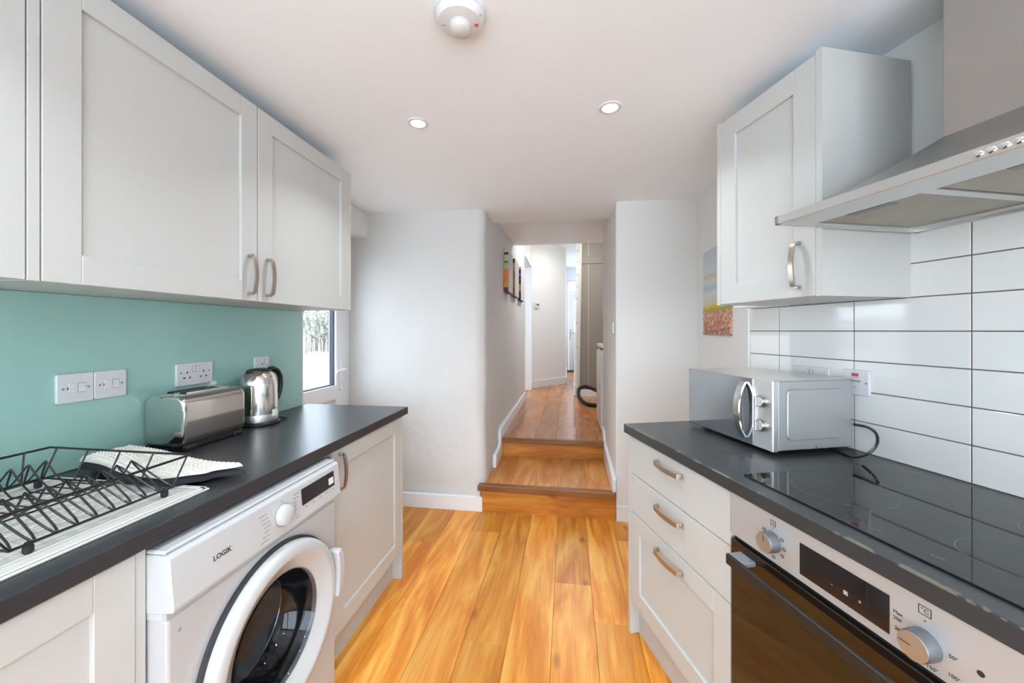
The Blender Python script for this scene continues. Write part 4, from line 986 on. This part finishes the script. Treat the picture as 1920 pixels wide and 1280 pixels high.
for z, n_ in ((1.082, 9), (1.001, 7)):
    for i in range(n_):
        a = R(-120 + 240 * i / (n_ - 1)); G().box(-0.0005, 0.0005, -0.3405, -0.3398, -0.0015, 0.0015).build('dial_mark', 'print_grey', fr_).location = (0.437 + 0.026 * math.sin(a), 0, z + 0.026 * math.cos(a))
# side with pressed panel (faces the viewer, +x)
def sidebox(name, y0, y1, z0, z1, r, x0, x1, mat, bev):
    g = G().rrect(y0, y1, z0, z1, r, x0, x1, 6, bev); g.v = [(y, x, z) for x, y, z in g.v]; return fixn(g.build(name, mat, mw))
sidebox('pressed_panel', -0.285, -0.060, 0.955, 1.125, 0.018, M1 - 0.004, M1 + 0.0015, 'microwave_silver', 0.003)
G().box(M1 - 0.004, M1 - 0.001, -0.290, -0.045, 0.938, 0.942).build('seam', 'microwave_silver', mw)
G().lathe([(0.003, M1 - 0.004), (0.003, M1 - 0.001)], 10, (0, -0.17, 0.930), 'x').build('screw', 'chrome', mw)
for x in (M0 + 0.05, M1 - 0.05):
    for y in (-0.28, -0.06): G().lathe([(0.012, 0.907), (0.014, ZB_ + 0.001)], 14, (x, y, 0)).build('foot', 'black_plastic', mw)
cp = []
for p in ((0.475, 0.016, 0.998), (0.520, 0.020, 1.000), (0.565, 0.045, 0.992), (0.590, 0.075, 0.970), (0.588, 0.10, 0.942), (0.560, 0.11, 0.920), (0.52, 0.10, 0.912), (0.47, 0.08, 0.911), (0.42, 0.07, 0.911)): cp.append((p[0], -p[1], p[2]))
def smooth_pts(pts, n=6):
    pts = [Vector(p) for p in pts]; out = []
    for i in range(len(pts) - 1):
        p0, p1, p2, p3 = pts[max(i - 1, 0)], pts[i], pts[i + 1], pts[min(i + 2, len(pts) - 1)]
        for k in range(n):
            t = k / n; out.append(0.5 * ((2 * p1) + (p2 - p0) * t + (2 * p0 - 5 * p1 + 4 * p2 - p3) * t * t + (3 * p1 - p0 - 3 * p2 + p3) * t ** 3))
    out.append(pts[-1]); return out
G().tube(smooth_pts(cp), 0.0042, 8).build('cable', 'black_plastic', mw, True)

# ---- sockets on the tiles
double_socket('white double socket half hidden behind the microwave', FR, 0.234, 1.097, 0.0, RROT, 'wall sockets')
t, W, H_ = plate('cooker_switch', 'white cooker switch with red rocker beside the microwave', FR, 0.431, 0.518, 1.100, 1.186, 0.0, RROT, None, 'switch')
rocker(t, 0.043, 0.069, 0.020, 0.0085, 'red'); G().box(0.026, 0.060, -0.0112, -0.0092, 0.045, 0.051, 0.0008).build('neon', 'print_grey', t)
text('print', 'COOKER', 0.006, 'print_grey', t, (0.043, -0.0098, 0.0585)); text('print', 'ON', 0.006, 'print_grey', t, (0.043, -0.0098, 0.026)); screw(t, 0.078, 0.043); screw(t, 0.010, 0.043)

# ---- right wall cupboard
c = thing('wall_cupboard', 'pale grey wall cupboard between landscape picture and cooker hood', 'cupboard', FR(0), RROT)
carcass(c, 0.215, 0.608, 1.426, 2.139, 0.300); shaker(c, 'door', 0.213, 0.608, 1.424, 2.139, -0.322, 0.075, 0.075, handle=(0.553, 1.523, 'v'))
G().box(0.610, 0.628, -0.3225, -0.0005, 1.422, 2.146, 0.0008).build('end_panel', 'cabinet_side', c)
G().box(0.193, 0.2115, -0.3225, -0.0005, 1.422, 2.146, 0.0008).build('end_panel', 'cabinet_paint', c)
G().box(0.6095, 0.6285, -0.3232, -0.3222, 1.422, 2.146).build('edge_strip', 'cabinet_paint', c)
G().box(0.02, 0.19, -0.10, -0.004, 1.423, 1.433, 0.001).build('cover_strip', 'white_trim', c)

# ---- cooker hood
hd = thing('cooker_hood', 'stainless steel chimney cooker hood above the hob', 'cooker hood', FR(0), RROT)
H0, H1, HO, HZ = 0.645, 1.245, 0.500, 1.613
C0, C1, CO = 0.840, 1.050, 0.222
G().box(C0, C1, -CO, -0.001, 1.775, CEIL - 0.001, 0.0015).build('chimney', 'hood_steel', hd)
vs = []; fs = []; nst = 10
for i in range(nst + 1):
    t = i / nst; s_ = t ** 0.82                       # slightly hollow sides
    z = HZ + 0.022 + (1.786 - HZ - 0.022) * t ** 1.12
    x0 = H0 + (C0 - H0) * s_; x1 = H1 + (C1 - H1) * s_; y = -(HO + (CO - HO) * s_)
    vs += [(x0, y, z), (x1, y, z), (x1, -0.001, z), (x0, -0.001, z)]
for i in range(nst):
    for k in range(4): a = 4 * i + k; b_ = 4 * i + (k + 1) % 4; fs.append((a, b_, b_ + 4, a + 4))
fs.append((4 * nst, 4 * nst + 1, 4 * nst + 2, 4 * nst + 3))
can = fixn(G().add(vs, fs).build('canopy', 'hood_steel', hd, True, angle=25))
g = G()
for x0, x1, y0, y1 in ((H0, H1, -HO, -HO + 0.012), (H0, H0 + 0.012, -HO, -0.001), (H1 - 0.012, H1, -HO, -0.001), (H0, H1, -0.02, -0.001)): g.box(x0, x1, y0, y1, HZ, HZ + 0.023, 0.001)
fas = g.build('fascia', 'steel', hd)
g = G()
for x0, x1, y0, y1 in ((H0 + 0.012, H1 - 0.012, -HO + 0.012, -HO + 0.115), (H0 + 0.012, H1 - 0.012, -0.055, -0.02), (H0 + 0.012, H0 + 0.022, -0.385, -0.055), (H1 - 0.022, H1 - 0.012, -0.385, -0.055), (0.902, 0.926, -0.385, -0.055)): g.box(x0, x1, y0, y1, HZ + 0.006, HZ + 0.012)
g.build('underside', 'steel', hd)
for x0, x1 in ((H0 + 0.022, 0.902), (0.926, H1 - 0.022)):
    fi = G().box(x0 + 0.002, x1 - 0.002, -0.383, -0.057, HZ + 0.010, HZ + 0.022).build('filter', 'filter_mesh', hd)
    xm = (x0 + x1) / 2; G().box(xm - 0.05, xm + 0.05, -0.372, -0.345, HZ + 0.0075, HZ + 0.0105, 0.001).build('filter_grip', 'grey_plastic', fi)
for i, x in enumerate((1.058, 1.074, 1.090, 1.106, 1.122)):
    G().lathe([(0.0058, 0.001), (0.0058, -0.003), (0.0045, -0.0055), (0.0, -0.0065)], 18, (x, -HO, HZ + 0.011), 'y').build('button', 'chrome', fas, True)

# ---- landscape picture on the right wall
pc = thing('picture_canvas', 'canvas of a flower meadow under a pale sky on the right wall', 'picture', (0.872, 2.378, 1.296), -PI / 2)
pc.rotation_euler = (0, 0, math.atan2(-(FARY - 1.93), -0.03))
cv = G().box(-0.226, 0.226, -0.022, -0.004, 0.0, 0.516, 0.001).build('canvas', 'canvas_meadow', pc)
G().box(-0.210, 0.210, -0.004, 0.004, 0.016, 0.50).build('stretcher', 'edge_band', pc)

# ---- three narrow canvases on the passage wall
for nm_, mt_, y0, y1, lab_ in (('picture_canvas', 'canvas_orange', 3.62, 3.92, 'orange abstract canvas, nearest of the three on the passage wall'),
                          ('picture_canvas', 'canvas_ochre', 4.08, 4.42, 'ochre abstract canvas, middle of the three on the passage wall'),
                          ('picture_canvas', 'canvas_navy', 4.62, 5.00, 'navy and yellow abstract canvas, farthest of the three on the passage wall')):
    t = thing(nm_, lab_, 'picture', (-0.605, (y0 + y1) / 2, 1.695), PI / 2, 'canvases on the passage wall')
    h_ = (y1 - y0) / 2
    G().box(-h_, h_, -0.046, -0.006, 0.0, 0.40, 0.001).build('canvas', mt_, t)
    G().box(-h_ + 0.003, h_ - 0.003, -0.0475, -0.046, 0.003, 0.397).build('glare_face', 'canvas_glare', t)  # pale sheet standing in for glare on the canvas face
    G().box(-h_ + 0.02, h_ - 0.02, -0.010, 0.004, 0.02, 0.38).build('stretcher', 'edge_band', t)

# ---- thermostat on the angled hall wall
hw = Vector((-0.03 + 0.586, 7.12 - 6.44, 0)); hl = hw.length; hw.normalize(); hn = Vector((hw.y, -hw.x, 0))
p = Vector((-0.586, 6.44, 0)) + hw * 0.10
t = thing('thermostat', 'small white thermostat with dark screen on the angled hall wall', 'thermostat', (p.x, p.y, 1.74), math.atan2(hw.y, hw.x))
G().rrect(-0.05, 0.05, -0.04, 0.05, 0.012, -0.028, 0.0, bev=0.003).build('body', 'white_plastic', t, True)
G().box(-0.020, 0.034, -0.0295, -0.027, 0.008, 0.036).build('screen', 'thermo_screen', t)

# ---- undercounter fridge in the passage recess; its door faces left
fg = thing('fridge', 'white undercounter fridge standing in the passage recess', 'fridge', (0.312, 3.665, PF), -PI / 2)
# local x runs towards -y world, local -y faces -x world
G().box(-0.52, -0.01, 0.050, 0.56, 0.012, 0.80, 0.006, 2).build('body', 'white_plastic', fg)
fd = G().box(-0.525, -0.003, -0.005, 0.045, 0.03, 0.785, 0.012, 3).build('door', 'white_plastic', fg)
G().box(-0.525, -0.003, -0.002, 0.56, 0.800, 0.828, 0.006, 2).build('worktop', 'white_plastic', fg)
G().box(-0.50, -0.33, -0.010, 0.0, 0.765, 0.790, 0.003).build('handle', 'grey_plastic', fd)
G().box(-0.10, -0.012, -0.008, 0.0, 0.776, 0.792, 0.003).build('hinge_cover', 'grey_plastic', fg)
G().box(-0.52, -0.01, -0.0065, 0.0, 0.42, 0.425).build('moulding', 'enamel', fd)

# ---- vacuum hose leaning on the stair panel
hp = [(0.42, 5.30, 0.50), (0.33, 5.36, 0.53), (0.235, 5.40, 0.55), (0.165, 5.36, 0.525), (0.145, 5.25, 0.475), (0.17, 5.12, 0.42), (0.24, 5.00, 0.387), (0.32, 4.93, 0.386), (0.44, 4.90, 0.386)]
pts = smooth_pts(hp, 14)
t = thing('vacuum_hose', 'looped black vacuum hose behind the fridge', 'hose', (0.24, 5.0, PF))
o = G().tube([(q.x - 0.24, q.y - 5.0, q.z - PF) for q in pts], [0.0255 if i % 2 else 0.0225 for i in range(len(pts))], 12).build('hose', 'rubber', t, True)
G().lathe([(0.030, -0.02), (0.030, 0.05)], 16, (0.20, -0.10, 0.031), 'x').build('cuff', 'black_plastic', t, True)

# ---- unseen fill lamps added on the hall ceiling to brighten hall and passage
for x, y, e_, lab_ in ((0.05, 6.2, 3.0, 'unseen fill lamp added on the hall ceiling by the side doorway'), (0.1, 4.9, 6.5, 'unseen fill lamp added on the hall ceiling just beyond the passage beam')):
    hl_ = thing('added_ceiling_lamp', lab_, 'ceiling light', (x, y, 2.84), 0, 'added hall fill lamps')
    G().lathe([(0.16, 0.0), (0.16, -0.02), (0.15, -0.025)], 32).build('base', 'white_plastic', hl_, True)
    G().lathe([(0.148, -0.02), (0.14, -0.05), (0.11, -0.08), (0.06, -0.095), (0.0, -0.10)], 32, closed_ends=False).build('shade', 'lamp_lens', hl_, True)
    l = bpy.data.lights.new('hall_fill', 'AREA'); l.shape = 'DISK'; l.size = 0.24; l.energy = e_; l.color = (0.96, 0.98, 1.0)
    lo = bpy.data.objects.new('hall_fill', l); COL.objects.link(lo); lo.location = (0, 0, -0.11); lo.parent = hl_

# ---- light switch on the passage's right jamb
t = thing('light_switch', 'white light switch on the right jamb of the passage', 'switch', (0.3335, 2.90, 1.30), -PI / 2)
G().rrect(-0.043, 0.043, 0, 0.086, 0.005, -0.0095, 0.003, 4, bev=0.0015).build('faceplate', 'socket_plastic', t, True)
rocker(t, 0.0, 0.043, 0.014, 0.026)

# ---- ceiling: smoke alarm and downlights
sa = thing('smoke_alarm', 'round white smoke alarm on the ceiling', 'smoke alarm', (-0.300, 1.052, CEIL), 0.2)
G().lathe([(0.074, 0.0), (0.074, -0.010), (0.070, -0.014)], 48).build('base', 'white_plastic', sa, True)
G().lathe([(0.069, -0.012), (0.068, -0.022), (0.060, -0.033), (0.045, -0.037), (0.034, -0.038)], 48).build('cover', 'white_plastic', sa, True)
ch = G().lathe([(0.031, -0.037), (0.031, -0.040), (0.027, -0.041), (0.026, -0.052), (0.022, -0.055), (0.0, -0.056)], 40).build('chamber', 'white_plastic', sa, True)
G().lathe([(0.0262, -0.042), (0.0266, -0.044), (0.0266, -0.048), (0.0262, -0.050)], 40, closed_ends=False).build('vent', 'print_white', ch, True)
text('print', 'TEST', 0.007, 'print_grey', sa, (-0.046, 0.004, -0.0375), (PI, 0, 0)); 
G().box(0.040, 0.052, -0.006, -0.001, -0.0375, -0.0345).build('mark', 'red', sa); G().box(0.040, 0.050, 0.002, 0.004, -0.0375, -0.0345).build('mark', 'red', sa)
text('print', 'DO NOT PAINT', 0.005, 'print_grey', sa, (0.0, 0.046, -0.0368), (PI, 0, 0))
G().lathe([(0.003, -0.030), (0.003, -0.033)], 10, (0.058, -0.030, 0)).build('lamp', 'chrome', sa)

dl_pos = [(-0.64, 1.587, 'recessed ceiling downlight nearer the left cupboards'), (0.17, 1.587, 'recessed ceiling downlight nearer the right cupboard'),
          (-0.64, 0.30, 'recessed ceiling downlight above the viewer on the left'), (0.45, 0.30, 'recessed ceiling downlight above the viewer on the right'),
          (-0.64, -0.95, 'recessed ceiling downlight by the kitchen window on the left'), (0.70, -0.95, 'recessed ceiling downlight by the kitchen window on the right')]
ring = lens = None
for x, y, lab_ in dl_pos:
    t = thing('downlight', lab_, 'ceiling light', (x, y, CEIL), 0, 'recessed downlights')
    if ring is None:
        r1 = G().lathe([(0.0445, 0.0), (0.0440, -0.004), (0.038, -0.006), (0.031, -0.0045), (0.030, -0.001)], 40, closed_ends=False).build('bezel', 'white_plastic', t, True); ring = r1.data
        l1 = G().lathe([(0.0305, -0.0012), (0.029, -0.0030), (0.0, -0.0036)], 32, closed_ends=False).build('lens', 'lamp_lens', t, True); lens = l1.data
    else:
        link('bezel', ring, None, t); link('lens', lens, None, t)
    l = bpy.data.lights.new('downlight_lamp', 'AREA'); l.shape = 'DISK'; l.size = 0.055; l.energy = LAMP; l.color = (0.92, 0.99, 1.04); l.spread = R(125)
    lo = bpy.data.objects.new('downlight_lamp', l); COL.objects.link(lo); lo.location = (0, 0, -0.008); lo.parent = t
